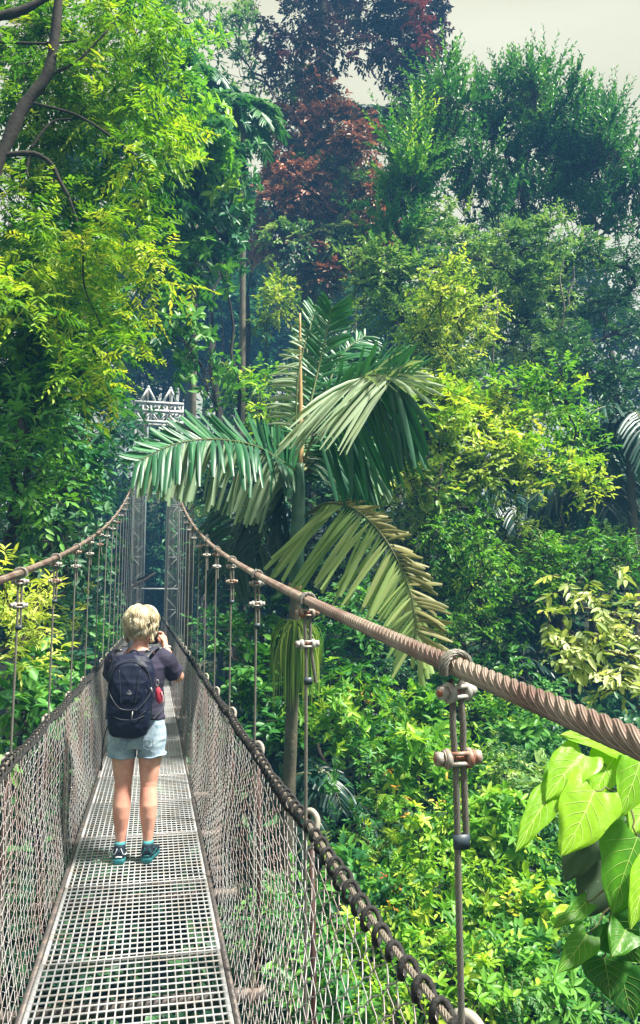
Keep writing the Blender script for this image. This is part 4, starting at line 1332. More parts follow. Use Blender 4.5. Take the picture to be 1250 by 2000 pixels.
tree('spreading_tree', 'green tree with bright upturned tips right of the yellow spreading tree', 'tree',
     px_lobes([(1100, 740, 26), (1070, 770, 36), (1110, 790, 30), (1020, 760, 36), (980, 770, 26), (1060, 820, 40), (1120, 840, 36), (1100, 890, 36), (1150, 880, 26)], 14.5),
     'bright', dens=8, **{**GR, 'leaf': .13, 'tl': .4, 'tb': .28}, trunk_r=.10, root=at(1100, 1250, 15))
tree('vine_mound', 'tall mound of fine blue green creepers below the spreading tree', 'tree',
     px_lobes([(780, 980, 50), (840, 1000, 50), (900, 1010, 45), (760, 1060, 50), (830, 1080, 55), (890, 1090, 45), (800, 1150, 50), (870, 1170, 50), (920, 1140, 36), (740, 1150, 40), (870, 1240, 40), (720, 1010, 36), (930, 1060, 40), (900, 1210, 30)], 14),
     'grey', dens=10, **{**GR, 'leaf': .10, 'tl': .36, 'tb': .52, 'tv': .24, 'droop': .5}, trunk_r=.12, root=at(840, 1330, 14.5))
tree('vine_mound', 'grey green creeper mound at the right edge under the dark palms', 'tree',
     px_lobes([(1000, 1080, 40), (1060, 1060, 40), (1110, 1080, 42), (1170, 1070, 40), (1220, 1080, 40), (960, 1130, 36), (1030, 1130, 42), (1090, 1140, 40), (1240, 1130, 30), (1010, 1040, 30), (1190, 1110, 30)], 15.5),
     'olive', dens=8, **{**GR, 'leaf': .11, 'tl': .38, 'tb': .28}, trunk_r=.10, root=at(1100, 1330, 16))
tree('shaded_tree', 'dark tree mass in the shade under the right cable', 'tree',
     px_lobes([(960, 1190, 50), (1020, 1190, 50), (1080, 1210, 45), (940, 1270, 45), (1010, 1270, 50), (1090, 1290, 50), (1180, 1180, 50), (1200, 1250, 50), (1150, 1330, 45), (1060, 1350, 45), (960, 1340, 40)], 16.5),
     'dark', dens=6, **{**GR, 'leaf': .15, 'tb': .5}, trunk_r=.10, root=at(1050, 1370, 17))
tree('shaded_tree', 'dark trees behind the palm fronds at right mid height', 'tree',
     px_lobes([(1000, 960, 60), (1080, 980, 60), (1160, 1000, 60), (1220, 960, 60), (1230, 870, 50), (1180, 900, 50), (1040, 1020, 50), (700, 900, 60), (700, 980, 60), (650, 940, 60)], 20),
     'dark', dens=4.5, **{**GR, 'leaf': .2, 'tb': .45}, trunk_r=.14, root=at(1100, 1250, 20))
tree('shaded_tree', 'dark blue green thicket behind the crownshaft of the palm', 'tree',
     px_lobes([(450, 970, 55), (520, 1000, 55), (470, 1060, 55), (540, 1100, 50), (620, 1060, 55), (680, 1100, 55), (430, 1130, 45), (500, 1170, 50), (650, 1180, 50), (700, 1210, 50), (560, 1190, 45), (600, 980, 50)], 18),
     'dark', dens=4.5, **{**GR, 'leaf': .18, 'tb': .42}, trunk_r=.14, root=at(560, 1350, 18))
tree('small_crown_tree', 'small pale olive tree left of the palm tip under the red vine tree', 'tree',
     px_lobes([(540, 600, 26), (520, 630, 20), (560, 580, 20), (545, 560, 12), (575, 610, 18), (530, 570, 9)], 23), 'olive', dens=3.2, **{**GR, 'leaf': .17, 'tb': .35}, trunk_r=.07)
tree('dark_shrub', 'dark glossy-leaved shrubs behind the hangers, left of the palm trunk', 'shrub',
     px_lobes([(440, 1230, 40), (500, 1220, 40), (460, 1290, 40), (520, 1290, 36), (540, 1350, 36), (500, 1360, 36), (560, 1420, 36), (530, 1440, 32), (420, 1280, 28), (600, 1240, 36), (650, 1270, 40), (690, 1300, 36), (600, 1320, 30), (590, 1470, 34), (390, 1200, 28), (640, 1340, 30)], 10.5),
     'green', dens=7.5, style='alt', leaf=.145, asp=.55, tl=.36, K=3, n=7, tb=.16, tv=.16, tipb=.15, trunk_r=.05, root=at(520, 1560, 11), twr=.005,
     extra=[('lighter_leaves', 'green', px_lobes([(470, 1250, 22), (520, 1385, 18), (500, 1300, 16), (560, 1400, 16), (600, 1440, 14)], 10), dict(tb=.62))])
tree('dark_shrub', 'dim broadleaf shrub filling the gully below the mesh top', 'shrub',
     px_lobes([(650, 1420, 45), (620, 1500, 45), (680, 1560, 50), (640, 1600, 45), (700, 1470, 45), (740, 1610, 35)], 12.5),
     'dark', dens=4, style='alt', leaf=.16, asp=.5, tl=.4, K=3, n=7, tb=.35, tv=.2, trunk_r=.05, root=at(650, 1640, 12.5), twr=.005)
tree('creeper_bush', 'sunlit wall of small-leaved creepers right of the yellowing frond, above the cable', 'tree',
     px_lobes([(900, 1000, 34), (930, 1060, 34), (880, 1090, 36), (930, 1140, 36), (890, 1170, 36), (940, 1210, 32), (970, 1100, 26), (960, 1260, 26), (890, 1240, 30), (850, 1040, 28)], 12.2),
     'bright', dens=14, **{**GR, 'leaf': .095, 'tl': .32, 'tb': .12, 'tv': .22, 'droop': .5}, trunk_r=.06, root=at(920, 1340, 12.6))
tree('creeper_bush', 'sunlit green bushes at the right edge above the pale-leaved branch', 'tree',
     px_lobes([(1010, 1110, 30), (1060, 1090, 32), (1110, 1095, 32), (1160, 1080, 32), (1210, 1085, 32), (1250, 1100, 28), (1040, 1150, 30), (1100, 1150, 30), (1170, 1130, 30), (1000, 1180, 26)], 13.2),
     'bright', dens=12, **{**GR, 'leaf': .105, 'tl': .34, 'tb': .10, 'tv': .22}, trunk_r=.06, root=at(1110, 1340, 13.8))
tree('creeper_bush', 'green leafy bank right of the epiphyte between palm trunk and yellowing frond', 'tree',
     px_lobes([(680, 1190, 30), (730, 1210, 32), (690, 1250, 32), (750, 1270, 32), (800, 1290, 28), (720, 1310, 30), (660, 1300, 26), (1010, 1320, 30), (940, 1320, 26), (1070, 1370, 30)], 12.4),
     'green', dens=12, **{**GR, 'leaf': .115, 'tl': .34, 'tb': .42, 'tv': .22}, trunk_r=.06, root=at(800, 1380, 12.8))
# behind the person, low gully
tree('dark_shrub', 'black-green bushes in the ravine left below the bridge', 'shrub',
     px_lobes([(150, 1230, 40), (210, 1290, 40), (170, 1330, 36), (110, 1300, 36), (240, 1230, 30), (60, 1560, 60), (30, 1650, 60), (100, 1500, 50), (20, 1800, 60), (70, 1700, 50)], 8.5),
     'dark', dens=6, style='alt', leaf=.15, asp=.5, tl=.36, K=3, n=7, tb=.42, tv=.25, trunk_r=.05, root=at(100, 1700, 8.5), twr=.005)
tree('gully_plant', 'pale leafy plant seen down through the deck grating', 'plant',
     px_lobes([(330, 1900, 40), (370, 1850, 30), (300, 1950, 40), (380, 1950, 30), (210, 1950, 20)], 5.0), 'olive', dens=12, style='whorl', leaf=.09, asp=.4, tl=.2, K=2, n=6, tb=.3, tv=.25, trunk_r=.02, twr=.003)

# slope of bright shrubs, lower right: each its own bush
SG = 'shrubs covering the slope on the right'
slope = [  # x, y, r, Y, material, tint, style, label words
    (650, 1400, 62, 9.6, 'bright', .25, 'whorl', 'bright round-leaved shrub beside the epiphyte, left end of the slope'),
    (740, 1390, 58, 10.2, 'bright', .15, 'whorl', 'fresh green shrub just under the cable left of the big clamp'),
    (820, 1410, 60, 10.4, 'bright', .22, 'alt', 'leafy shrub directly left of the lower big clamp'),
    (960, 1400, 70, 11.0, 'bright', .25, 'alt', 'small-leaved shrub right of the upper big clamp under the cable'),
    (1040, 1450, 60, 10.6, 'green', .55, 'alt', 'greyish green shrub under the thick cable left of the heart leaves'),
    (720, 1500, 56, 9.0, 'green', .50, 'whorl', 'darker shrub hanging over the shaded hollow'),
    (800, 1500, 66, 9.2, 'bright', .30, 'whorl', 'bright shrub with star-shaped leaf whorls left of the near hanger'),
    (900, 1500, 70, 9.4, 'bright', .30, 'alt', 'shrub behind the taped hanger splice'),
    (985, 1530, 62, 9.2, 'grey', .60, 'alt', 'pale fine-leaved shrub right of the taped splice'),
    (1060, 1560, 60, 9.0, 'grey', .50, 'alt', 'shrub just left below the glowing heart leaves'),
    (720, 1640, 60, 8.2, 'bright', .25, 'whorl', 'bright shrub at the lower lip of the shaded hollow'),
    (800, 1640, 62, 8.2, 'bright', .35, 'whorl', 'dense shrub left of the hanger halfway down the slope'),
    (880, 1620, 66, 8.4, 'bright', .30, 'alt', 'dense shrub behind the middle of the near hanger'),
    (960, 1640, 66, 8.2, 'bright', .35, 'whorl', 'dense shrub with whorled leaves right of the near hanger'),
    (1040, 1680, 60, 8.0, 'bright', .25, 'alt', 'shrub left of the shaded spotted leaves'),
    (1120, 1700, 60, 8.2, 'green', .40, 'alt', 'green shrub behind the spotted dark leaves'),
    (700, 1770, 62, 7.2, 'bright', .38, 'alt', 'yellow-leaved shrub seen through the top of the chain-link'),
    (790, 1750, 62, 7.2, 'yellow', .30, 'alt', 'yellowest shrub with a few red leaves right of the rope-wound rail'),
    (870, 1760, 64, 7.2, 'bright', .32, 'whorl', 'shrub with broad leaves low behind the near hanger'),
    (960, 1770, 64, 7.2, 'yellow', .25, 'alt', 'yellow green shrub right of the hanger low down'),
    (1040, 1800, 64, 7.2, 'bright', .35, 'alt', 'shrub between the hanger and the lowest dark heart leaves'),
    (1130, 1830, 60, 7.2, 'green', .45, 'alt', 'shrub under the dark spotted leaves'),
    (600, 1860, 60, 6.6, 'bright', .30, 'alt', 'green shrub behind the lower chain-link'),
    (690, 1880, 62, 6.4, 'bright', .35, 'whorl', 'green shrub behind the mesh near the bottom'),
    (790, 1880, 62, 6.4, 'bright', .38, 'alt', 'shrub left of the bottom end of the near hanger'),
    (880, 1890, 64, 6.3, 'bright', .30, 'whorl', 'shrub around the bottom of the near hanger'),
    (970, 1890, 62, 6.3, 'bright', .32, 'alt', 'shrub with rounded leaves at the bottom right of the hanger'),
    (1060, 1920, 62, 6.3, 'green', .60, 'whorl', 'shrub at the bottom between hanger and right corner'),
    (1150, 1940, 64, 6.2, 'bright', .30, 'alt', 'shrub near the bottom right corner'),
    (1220, 1900, 60, 6.6, 'green', .55, 'alt', 'shrub in the bottom right corner under the dark leaves'),
    (620, 1970, 60, 5.9, 'green', .55, 'alt', 'shrub at the bottom edge behind the mesh'),
    (760, 1990, 62, 5.8, 'bright', .30, 'alt', 'shrub at the bottom edge below the rope-wound rail'),
    (930, 1990, 62, 5.8, 'bright', .34, 'whorl', 'shrub at the bottom edge right of the last post hoop'),
    (1090, 2010, 62, 5.7, 'green', .60, 'alt', 'shrub at the bottom edge towards the right corner'),
    (1190, 1760, 60, 8.0, 'green', .45, 'alt', 'shrub hidden behind the large green heart leaf'),
    (1200, 1640, 60, 9.2, 'dark', .50, 'alt', 'dark shrub behind the pale spotted leaves'),
    (1150, 1480, 60, 11.5, 'dark', .50, 'alt', 'dark shrub under the cable behind the topmost heart leaf'),
    (870, 1330, 45, 12.0, 'green', .45, 'alt', 'green shrub above the upper big clamp bolt'),
    (780, 1320, 45, 12.0, 'dark', .60, 'alt', 'dim shrub under the tip of the yellowing palm frond'),
    (540, 1800, 50, 7.0, 'green', .45, 'alt', 'shrub low beside the deck edge seen through the mesh'),
    (500, 1950, 45, 6.0, 'bright', .25, 'alt', 'leafy shrub right against the deck edge at the bottom'),
]
for k, (x, y, r, Y, lm, tb, st, lab) in enumerate(slope):
    r = r * .88
    ls = [(x, y, r * .75, 0, r * .62)]
    for q in range(4):
        a = q * 1.57 + rng.uniform(0, 1)
        ls.append((x + r * .55 * cos(a), y + r * .5 * sin(a), r * .5, rng.uniform(-.5, .5), r * .42))
    lb = px_lobes(ls, Y, ry=1.0)
    c0 = lb[0][0]
    lf = (.095 if Y < 9 else .11) * [1, .75, 1.3, .62, 1.1, .85, 1.45][k % 7]
    e = tree('slope_shrub', lab, 'shrub', lb, 'green' if k % 6 == 4 else lm, dens=24 if Y < 8.8 else 17, style=st, leaf=lf * rng.uniform(.85, 1.15), asp=.45 if st == 'alt' else .36, tl=.22, K=3, n=8 if st == 'whorl' else 7, tb=tb, tv=.24, tipb=.2,
             droop=.2, shell=.55, upb=.5, root=vec(c0[0], c0[1] + .15, 0), trunk_r=.022, twr=.003, group=SG, twfrac=.3, fold=.14)

# low growth covering the ground
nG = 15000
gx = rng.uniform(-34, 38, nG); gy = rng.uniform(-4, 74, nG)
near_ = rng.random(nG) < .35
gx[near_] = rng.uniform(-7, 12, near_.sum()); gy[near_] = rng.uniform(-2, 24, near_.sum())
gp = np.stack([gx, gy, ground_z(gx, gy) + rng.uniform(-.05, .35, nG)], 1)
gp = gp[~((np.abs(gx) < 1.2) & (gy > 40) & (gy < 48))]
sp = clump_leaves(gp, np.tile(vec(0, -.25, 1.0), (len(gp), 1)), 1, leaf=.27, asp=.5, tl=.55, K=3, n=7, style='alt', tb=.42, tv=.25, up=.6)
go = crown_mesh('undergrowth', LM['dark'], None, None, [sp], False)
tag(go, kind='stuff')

# hanging lianas in the right hand trees
for k, (x, y0, y1, Y, lab) in enumerate([(1102, 500, 640, 17.5, 'thin liana hanging at the right above the sky gaps'), (1120, 520, 600, 17.6, 'short thin liana beside the longer one on the right'), (968, 560, 760, 18.5, 'pale liana hanging behind the pointed bush, right side'),
                                         (838, 880, 1000, 12.6, 'bare vine stem dangling under the spreading tree'), (858, 890, 980, 12.7, 'shorter vine stem dangling under the spreading tree'), (410, 560, 790, 33, 'looping pale vine in the dark gap right of the bare trunks'), (700, 330, 700, 27.5, 'long pale aerial root hanging from the red vine tree')]):
    a, b_ = at(x, y0, Y), at(x + rng.uniform(-12, 12), y1, Y)
    e = empty('liana', a, lab, 'vine')
    P = spline([a, (a * 2 + b_) / 3 + rng.normal(0, .08, 3), (a + b_ * 2) / 3 + rng.normal(0, .08, 3), b_], 24)
    MB().tube(P, .012 + Y * .0008, 5).build('vine_stem', BARKP, e, a)
    C = P[rng.integers(2, 24, 14)]
    crown_mesh('vine_leaves', LM['grey'], e, a, [clump_leaves(C, nrm(rng.normal(0, 1, C.shape)), 1, leaf=.1 + Y * .003, tl=.2, K=1, n=4)])


# ferns on the slope
for k, (x, y, Y, sz, lab) in enumerate([(655, 1655, 7.9, .45, 'fern at the left lip of the shaded hollow'), (1010, 1480, 9.6, .5, 'fern between the shrubs left of the topmost heart leaves'), (905, 1845, 6.3, .34, 'fern low on the slope just left of the hanger end'),
                                      (1120, 1790, 7.0, .42, 'fern under the big green heart leaf'), (765, 1560, 8.6, .45, 'fern at the right edge of the shaded hollow'), (1000, 1945, 5.6, .32, 'fern at the bottom right of the slope')]):
    c = at(x, y, Y)
    root = vec(c[0], c[1], c[2] - .3)
    e = empty('fern', root, lab, 'fern', 'ferns among the slope shrubs')
    specs = []
    for q in range(9):
        a = q * 2.399 + k
        o_ = vec(cos(a), sin(a), 0)
        pts = [root + (c - root) * min(1, t * 2) + o_ * sz * t + vec(0, 0, sz * (.9 * t - 1.0 * t * t)) for t in np.linspace(0, 1, 5)]
        specs.append(dict(path=pts, n=22, ll=(sz * .24, sz * .24), lw=.016, dirs=vec(0, 0, 1) + o_ * .3, droop=.25, tints=rng.uniform(.3, .8), seg=4, rr=.004, tip_w=.2, prof=lambda f: 1.05 - .9 * f))
    palm_fronds('frond', specs, LM['green'] if k % 2 else LM['bright'], e, root)
# a few dying orange leaves among the shrubs
for k, (x, y, Y, lab) in enumerate([(870, 1570 - 20, 8.3, 'cluster of orange dying leaves left of the hanger, upper slope'), (790, 1755, 6.7, 'cluster of rusty red leaves low on the slope by the rail'), (755, 1570, 8.0, 'small cluster of yellow dying leaves at the shaded hollow'), (705, 1370, 9.2, 'single pinkish dead leaf cluster near the epiphyte')]):
    c = at(x, y, Y)
    e = empty('dying_sprig', c, lab, 'sprig')
    C = c + rng.normal(0, .04, (2, 3))
    crown_mesh('leaves', LM['autumn'], e, c, [clump_leaves(C, nrm(rng.normal(0, 1, C.shape)), 1, leaf=.065, tl=.08, K=2, n=4, tb=.35, tv=.3)])
print('LEAVES', NLEAF)

# ------------------------------------------------------------------ the person
def remesh(mb, voxel, smooth_it=4, name='x'):
    """fuse overlapping closed shapes into one continuous skin; returns a mesh"""
    o = mb.build(name, None, smooth=True)
    md = o.modifiers.new('r', 'REMESH')
    md.mode = 'VOXEL'
    md.voxel_size = voxel
    md.use_smooth_shade = True
    if smooth_it:
        sm = o.modifiers.new('s', 'SMOOTH')
        sm.factor = 0.5
        sm.iterations = smooth_it
    dg = bpy.context.evaluated_depsgraph_get()
    me = bpy.data.meshes.new_from_object(o.evaluated_get(dg))
    old = o.data
    bpy.data.objects.remove(o)
    bpy.data.meshes.remove(old)
    return me


def me_obj(name, me, m, parent):
    me.materials.clear()
    me.materials.append(m)
    me.name = name
    o = bpy.data.objects.new(name, me)
    COL.objects.link(o)
    o.parent = parent
    return o


def wrinkle(me, amp, fr, seed=0, zs=1.0):
    """folds: push the surface along its normals"""
    n = len(me.vertices)
    co = np.empty(n * 3, np.float32); no = np.empty(n * 3, np.float32)
    me.vertices.foreach_get('co', co); me.vertices.foreach_get('normal', no)
    co = co.reshape(-1, 3).astype(float); no = no.reshape(-1, 3)
    r = np.random.default_rng(seed)
    f = np.zeros(n)
    for k in range(7):
        d = r.normal(0, 1, 3) * vec(1, 1, zs)
        q = fr * r.uniform(.6, 1.8)
        w = co @ nrm(d) * q + r.uniform(0, 6) + 1.5 * np.sin(co @ nrm(r.normal(0, 1, 3)) * q * .5)
        f += (1 - np.abs(np.sin(w))) ** 2 * r.uniform(.4, 1)
    f = (f - f.mean()) / f.std()
    me.vertices.foreach_set('co', (co + no * (f * amp)[:, None]).ravel().astype(np.float32))
    me.update()
    return me


SKIN = mat('skin', (0.76, 0.42, 0.32), 0.5, 0, 0.35, noise=((0.64, 0.28, 0.21), 13, 0.38, 0.66), bump=(180, 0.12, 0.001))
SKIN.node_tree.nodes['Principled BSDF'].inputs['Subsurface Weight'].default_value = 0.12
SKIN.node_tree.nodes['Principled BSDF'].inputs['Subsurface Radius'].default_value = (0.02, 0.008, 0.004)
SHIRT = mat('shirt_slate', (0.050, 0.045, 0.080), 0.85, 0, 0.2, noise=((0.036, 0.034, 0.062), 14, 0.4, 0.6), bump=(22, 0.35, 0.008))
DENIM = mat('washed_denim', (0.26, 0.36, 0.46), 0.9, 0, 0.2, noise=((0.44, 0.55, 0.63), 16, 0.4, 0.65), bump=(28, 0.4, 0.006))
PACK = mat('pack_fabric', (0.006, 0.009, 0.028), 0.55, 0, 0.3, noise=((0.010, 0.015, 0.042), 30, 0.4, 0.6), bump=(14, 0.5, 0.01))
PACKT = mat('pack_trim', (0.035, 0.038, 0.055), 0.45, 0, 0.5)
HAIR = leafmat('blond_hair', (0.24, 0.15, 0.07), (0.74, 0.61, 0.38), (0.98, 0.93, 0.76), 0.15, rough=0.38, tcol=(1.1, 1.0, 0.8), spec=0.6)
SHOE = mat('shoe_navy', (0.02, 0.035, 0.055), 0.6, 0, 0.3, bump=(200, 0.3, 0.001))
TEAL = mat('shoe_teal', (0.02, 0.16, 0.18), 0.5)
WHITE = mat('white_detail', (0.75, 0.78, 0.80), 0.5)
BLK = mat('black_plastic', (0.012, 0.012, 0.014), 0.3)

_r = _cf * 1500 + _cr * (261 - 625) + _cu * (1000 - 1683)
_t = CZ / (0.005 * _r[1] - _r[2])
PX_, PY_ = float(CX + _r[0] * _t), float(_r[1] * _t)
pz = float(deck_z(PY_)) + 0.008
per = empty('person', (PX_, PY_, pz), 'blonde person in dark t-shirt, denim shorts and black backpack photographing on the bridge deck', 'person')
per.rotation_euler = (0, 0, radians(-5))

b = MB()
for s in (-1, 1):
    # leg: hip to ankle, as one tapering tube, calf bulging backwards (-y)
    zc_ = [0.86, 0.78, 0.70, 0.62, 0.55, 0.50, 0.46, 0.41, 0.35, 0.28, 0.20, 0.13, 0.085, 0.05]
    xc = [.085, .088, .088, .086, .084, .083, .083, .084, .086, .087, .087, .087, .087, .088]
    yc = [.0, .0, .0, .003, .006, .008, .004, -.008, -.016, -.014, -.004, .0, .004, .012]
    rx = [.093, .092, .083, .073, .064, .057, .054, .056, .059, .053, .041, .032, .031, .034]
    ry = [.098, .098, .088, .078, .068, .060, .057, .060, .064, .056, .043, .036, .038, .045]
    b.loft(np.stack([np.array(xc) * s, yc, zc_], 1), rx, ry, 20)
    # foot inside the shoe
    b.loft([(s * .088, -.045, .045), (s * .09, .0, .05), (s * .095, .06, .04), (s * .10, .13, .03)], [.028, .034, .038, .03], [.025, .032, .026, .018], 14)
# trunk
tz_ = [.74, .80, .87, .94, 1.00, 1.06, 1.13, 1.20, 1.26, 1.31, 1.345, 1.365]
tx_ = [.150, .170, .165, .148, .140, .145, .155, .165, .172, .165, .12, .07]
ty_ = [.105, .120, .112, .098, .094, .100, .108, .112, .105, .088, .066, .055]
yy_ = [-.01, -.015, -.012, .0, .004, .004, .004, .002, .0, -.002, -.004, .0]
b.loft(np.stack([np.zeros(12), yy_, tz_], 1), tx_, ty_, 24)
# neck and head, looking a little to the right
b.loft([(0, .0, 1.33), (0.002, .008, 1.37), (0.006, .016, 1.41), (0.008, .02, 1.45)], [.062, .052, .050, .052], [.058, .050, .050, .054], 18)
hd = vec(.008, .028, 1.505)
ya = radians(-14)
Rz = np.array([[cos(ya), -sin(ya), 0], [sin(ya), cos(ya), 0], [0, 0, 1]])


def H(*p):
    return hd + Rz @ np.array(p, float)


b.ellip(H(0, -.005, .022), (.074, .092, .088), 24, 18, Rz)
b.ellip(H(0, .030, -.035), (.056, .058, .068), 20, 14, Rz)
b.ellip(H(0, .062, -.082), (.024, .018, .016), 12, 8, Rz)         # chin
b.loft([H(0, .088, .022), H(0, .103, -.004), H(0, .112, -.022), H(0, .096, -.032)], [.007, .010, .016, .012], [.008, .010, .012, .006], 10)    # nose
for s in (-1, 1):
    b.ellip(H(s * .030, .083, .022), (.020, .010, .006), 12, 8, Rz)   # brow
    b.ellip(H(s * .038, .066, -.022), (.022, .018, .020), 12, 8, Rz)  # cheek
    b.ellip(H(s * .076, .0, -.010), (.008, .018, .030), 12, 10, Rz)   # ear
b.loft([H(-.022, .090, -.052), H(0, .100, -.050), H(.022, .090, -.052)], [.004, .007, .004], [.004, .006, .004], 10, xa=(0, 0, 1))   # lips
b.loft([H(-.018, .088, -.062), H(0, .097, -.062), H(.018, .088, -.062)], [.004, .007, .004], [.004, .006, .004], 10, xa=(0, 0, 1))
# arms
SH = {1: vec(.155, .0, 1.290), -1: vec(-.155, .0, 1.290)}
EL = {1: vec(.248, .135, 1.165), -1: vec(-.205, .185, 1.150)}
WR = {1: vec(.145, .262, 1.375), -1: vec(-.035, .285, 1.375)}
PH = vec(.060, .285, 1.455)      # phone centre
for s in (-1, 1):
    A1 = spline([vec(s * .10, 0, 1.29), SH[s], (SH[s] + EL[s]) / 2 + vec(s * .008, 0, 0), EL[s]], 14)
    b.loft(A1, np.interp(np.arange(14), [0, 4, 8, 13], [.052, .060, .053, .044]), np.interp(np.arange(14), [0, 4, 8, 13], [.05, .060, .053, .044]), 16, xa=(0, 0, 1))
    A2 = spline([EL[s] - nrm(WR[s] - EL[s]) * .02, EL[s] + (WR[s] - EL[s]) * .3, WR[s]], 12)
    b.loft(A2, np.interp(np.arange(12), [0, 3, 11], [.042, .044, .026]), np.interp(np.arange(12), [0, 3, 11], [.042, .042, .022]), 14, xa=(0, 1, 0))
    b.ellip(EL[s], (.043, .043, .043), 14, 10)


def hand(b, s):
    """palm behind the phone edge, four curled fingers across its far side, thumb along the near side"""
    w = WR[s]
    edge = PH + vec(s * .036, 0, -.02)
    pc = w + (edge - w) * .62 + vec(s * .012, -.004, .004)
    d = nrm(edge - w)
    b.loft([w, w + (pc - w) * .5, pc, pc + d * .028], [.024, .032, .036, .030], [.020, .017, .016, .013], 14, xa=(0, .35, 1))
    for k, (dz, L_) in enumerate(((.036, .9), (.014, 1.0), (-.008, .95), (-.028, .78))):
        k0 = pc + vec(s * .004, .006, dz * .85)
        k1 = k0 + vec(-s * .004, .030 * L_, .010)
        k2 = k1 + vec(-s * .026 * L_, .008, .006)
        k3 = k2 + vec(-s * .020 * L_, -.004, .002)
        b.tube(spline([k0, k1, k2, k3], 10), np.linspace(.0092, .0068, 10), 8)
        b.ellip(k3, (.0068, .0068, .0068), 8, 6)
    t0 = w + (pc - w) * .45 + vec(-s * .004, -.014, .0)
    t1 = t0 + vec(-s * .008, -.020, .022)
    t2 = t1 + vec(-s * .018, .0, .024)
    b.tube(spline([t0, t1, t2], 8), np.linspace(.0125, .0080, 8), 8)
    b.ellip(t2, (.008, .008, .008), 8, 6)


hand(b, 1)
hand(b, -1)
me_obj('body', remesh(b, 0.0050, 5), SKIN, per)
# eyes
e = MB()
for s in (-1, 1):
    e.ellip(H(s * .030, .082, .004), (.011, .008, .009), 12, 10)
e.build('eyes', WHITE, per)
e = MB()
for s in (-1, 1):
    e.ellip(H(s * .030, .0885, .004), (.0048, .003, .0048), 10, 8)
e.build('irises', BLK, per)
# phone in the hands: a thing of its own, held
ph = MB()
ph.loft([PH + vec(0, -.004, 0), PH + vec(0, .004, 0)], .038, .076, 24, power=6)
pm = per.matrix_basis
c5, s5 = cos(radians(-5)), sin(radians(-5))


def W(p):
    p = np.asarray(p, float)
    return vec(PX_ + p[0] * c5 - p[1] * s5, PY_ + p[0] * s5 + p[1] * c5, pz + p[2])


def held(name, label, cat, mb, m, c, smooth=True):
    o = mb.build(name, m, None, c, smooth)
    o.location = tuple(W(c))
    o.rotation_euler = (0, 0, radians(-5))
    return tag(o, label, cat)


held('phone', "black phone held up in front of the person's face", 'phone', ph, BLK, PH)

# t-shirt
t = MB()
z_ = [.895, .92, .97, 1.03, 1.10, 1.17, 1.24, 1.29, 1.325, 1.352]
t.loft(np.stack([np.zeros(10), [-.006, -.004, .002, .004, .004, .003, .001, -.001, -.003, -.002], z_], 1),
       [.182, .180, .166, .160, .165, .174, .186, .184, .150, .092], [.132, .128, .116, .112, .118, .122, .120, .106, .084, .066], 32)
for s in (-1, 1):
    A1 = spline([vec(s * .10, 0, 1.285), SH[s] + vec(0, 0, .002), SH[s] + (EL[s] - SH[s]) * .55, SH[s] + (EL[s] - SH[s]) * .80], 12)
    t.loft(A1, np.interp(np.arange(12), [0, 5, 11], [.062, .071, .070]), np.interp(np.arange(12), [0, 5, 11], [.060, .069, .066]), 20, xa=(0, 0, 1))
me_obj('t_shirt', wrinkle(remesh(t, 0.006, 4), .0022, 26, 3, 1.6), SHIRT, per)

# shorts
t = MB()
t.loft([(0, -.008, .735), (0, -.014, .78), (0, -.014, .83), (0, -.010, .88), (0, -.004, .935)], [.176, .192, .190, .178, .162], [.118, .134, .132, .122, .110], 32)
for s in (-1, 1):
    t.loft([(s * .098, -.002, .665), (s * .096, -.004, .70), (s * .092, -.006, .76), (s * .086, -.008, .82)], [.090, .090, .094, .096], [.106, .106, .114, .118], 26)
t.loft([(0, -.01, .745), (0, -.012, .80)], [.05, .07], [.085, .11], 20)
me_obj('denim_shorts', wrinkle(remesh(t, 0.006, 3), .0022, 30, 5, 2.2), DENIM, per)
t = MB()
for s in (-1, 1):
    th = np.linspace(0, 2 * pi, 37)
    t.tube(np.stack([s * .098 + .091 * np.cos(th), -.002 + .107 * np.sin(th), .668 + .004 * np.sin(th * 5) + .016 * (s * np.cos(th)) * .4], 1), .0055, 6, cap=False)
t.build('rolled_hem', DENIM, per)
t = MB()
for s in (-1, 1):
    c = [(s * .050, -.152, .80), (s * .115, -.137, .805), (s * .112, -.133, .74), (s * .082, -.138, .722), (s * .052, -.142, .74), (s * .050, -.152, .80)]
    t.tube(c, .0022, 5, cap=False)
t.build('pocket_seams', mat('denim_seam', (0.20, 0.28, 0.36), 0.9), per)

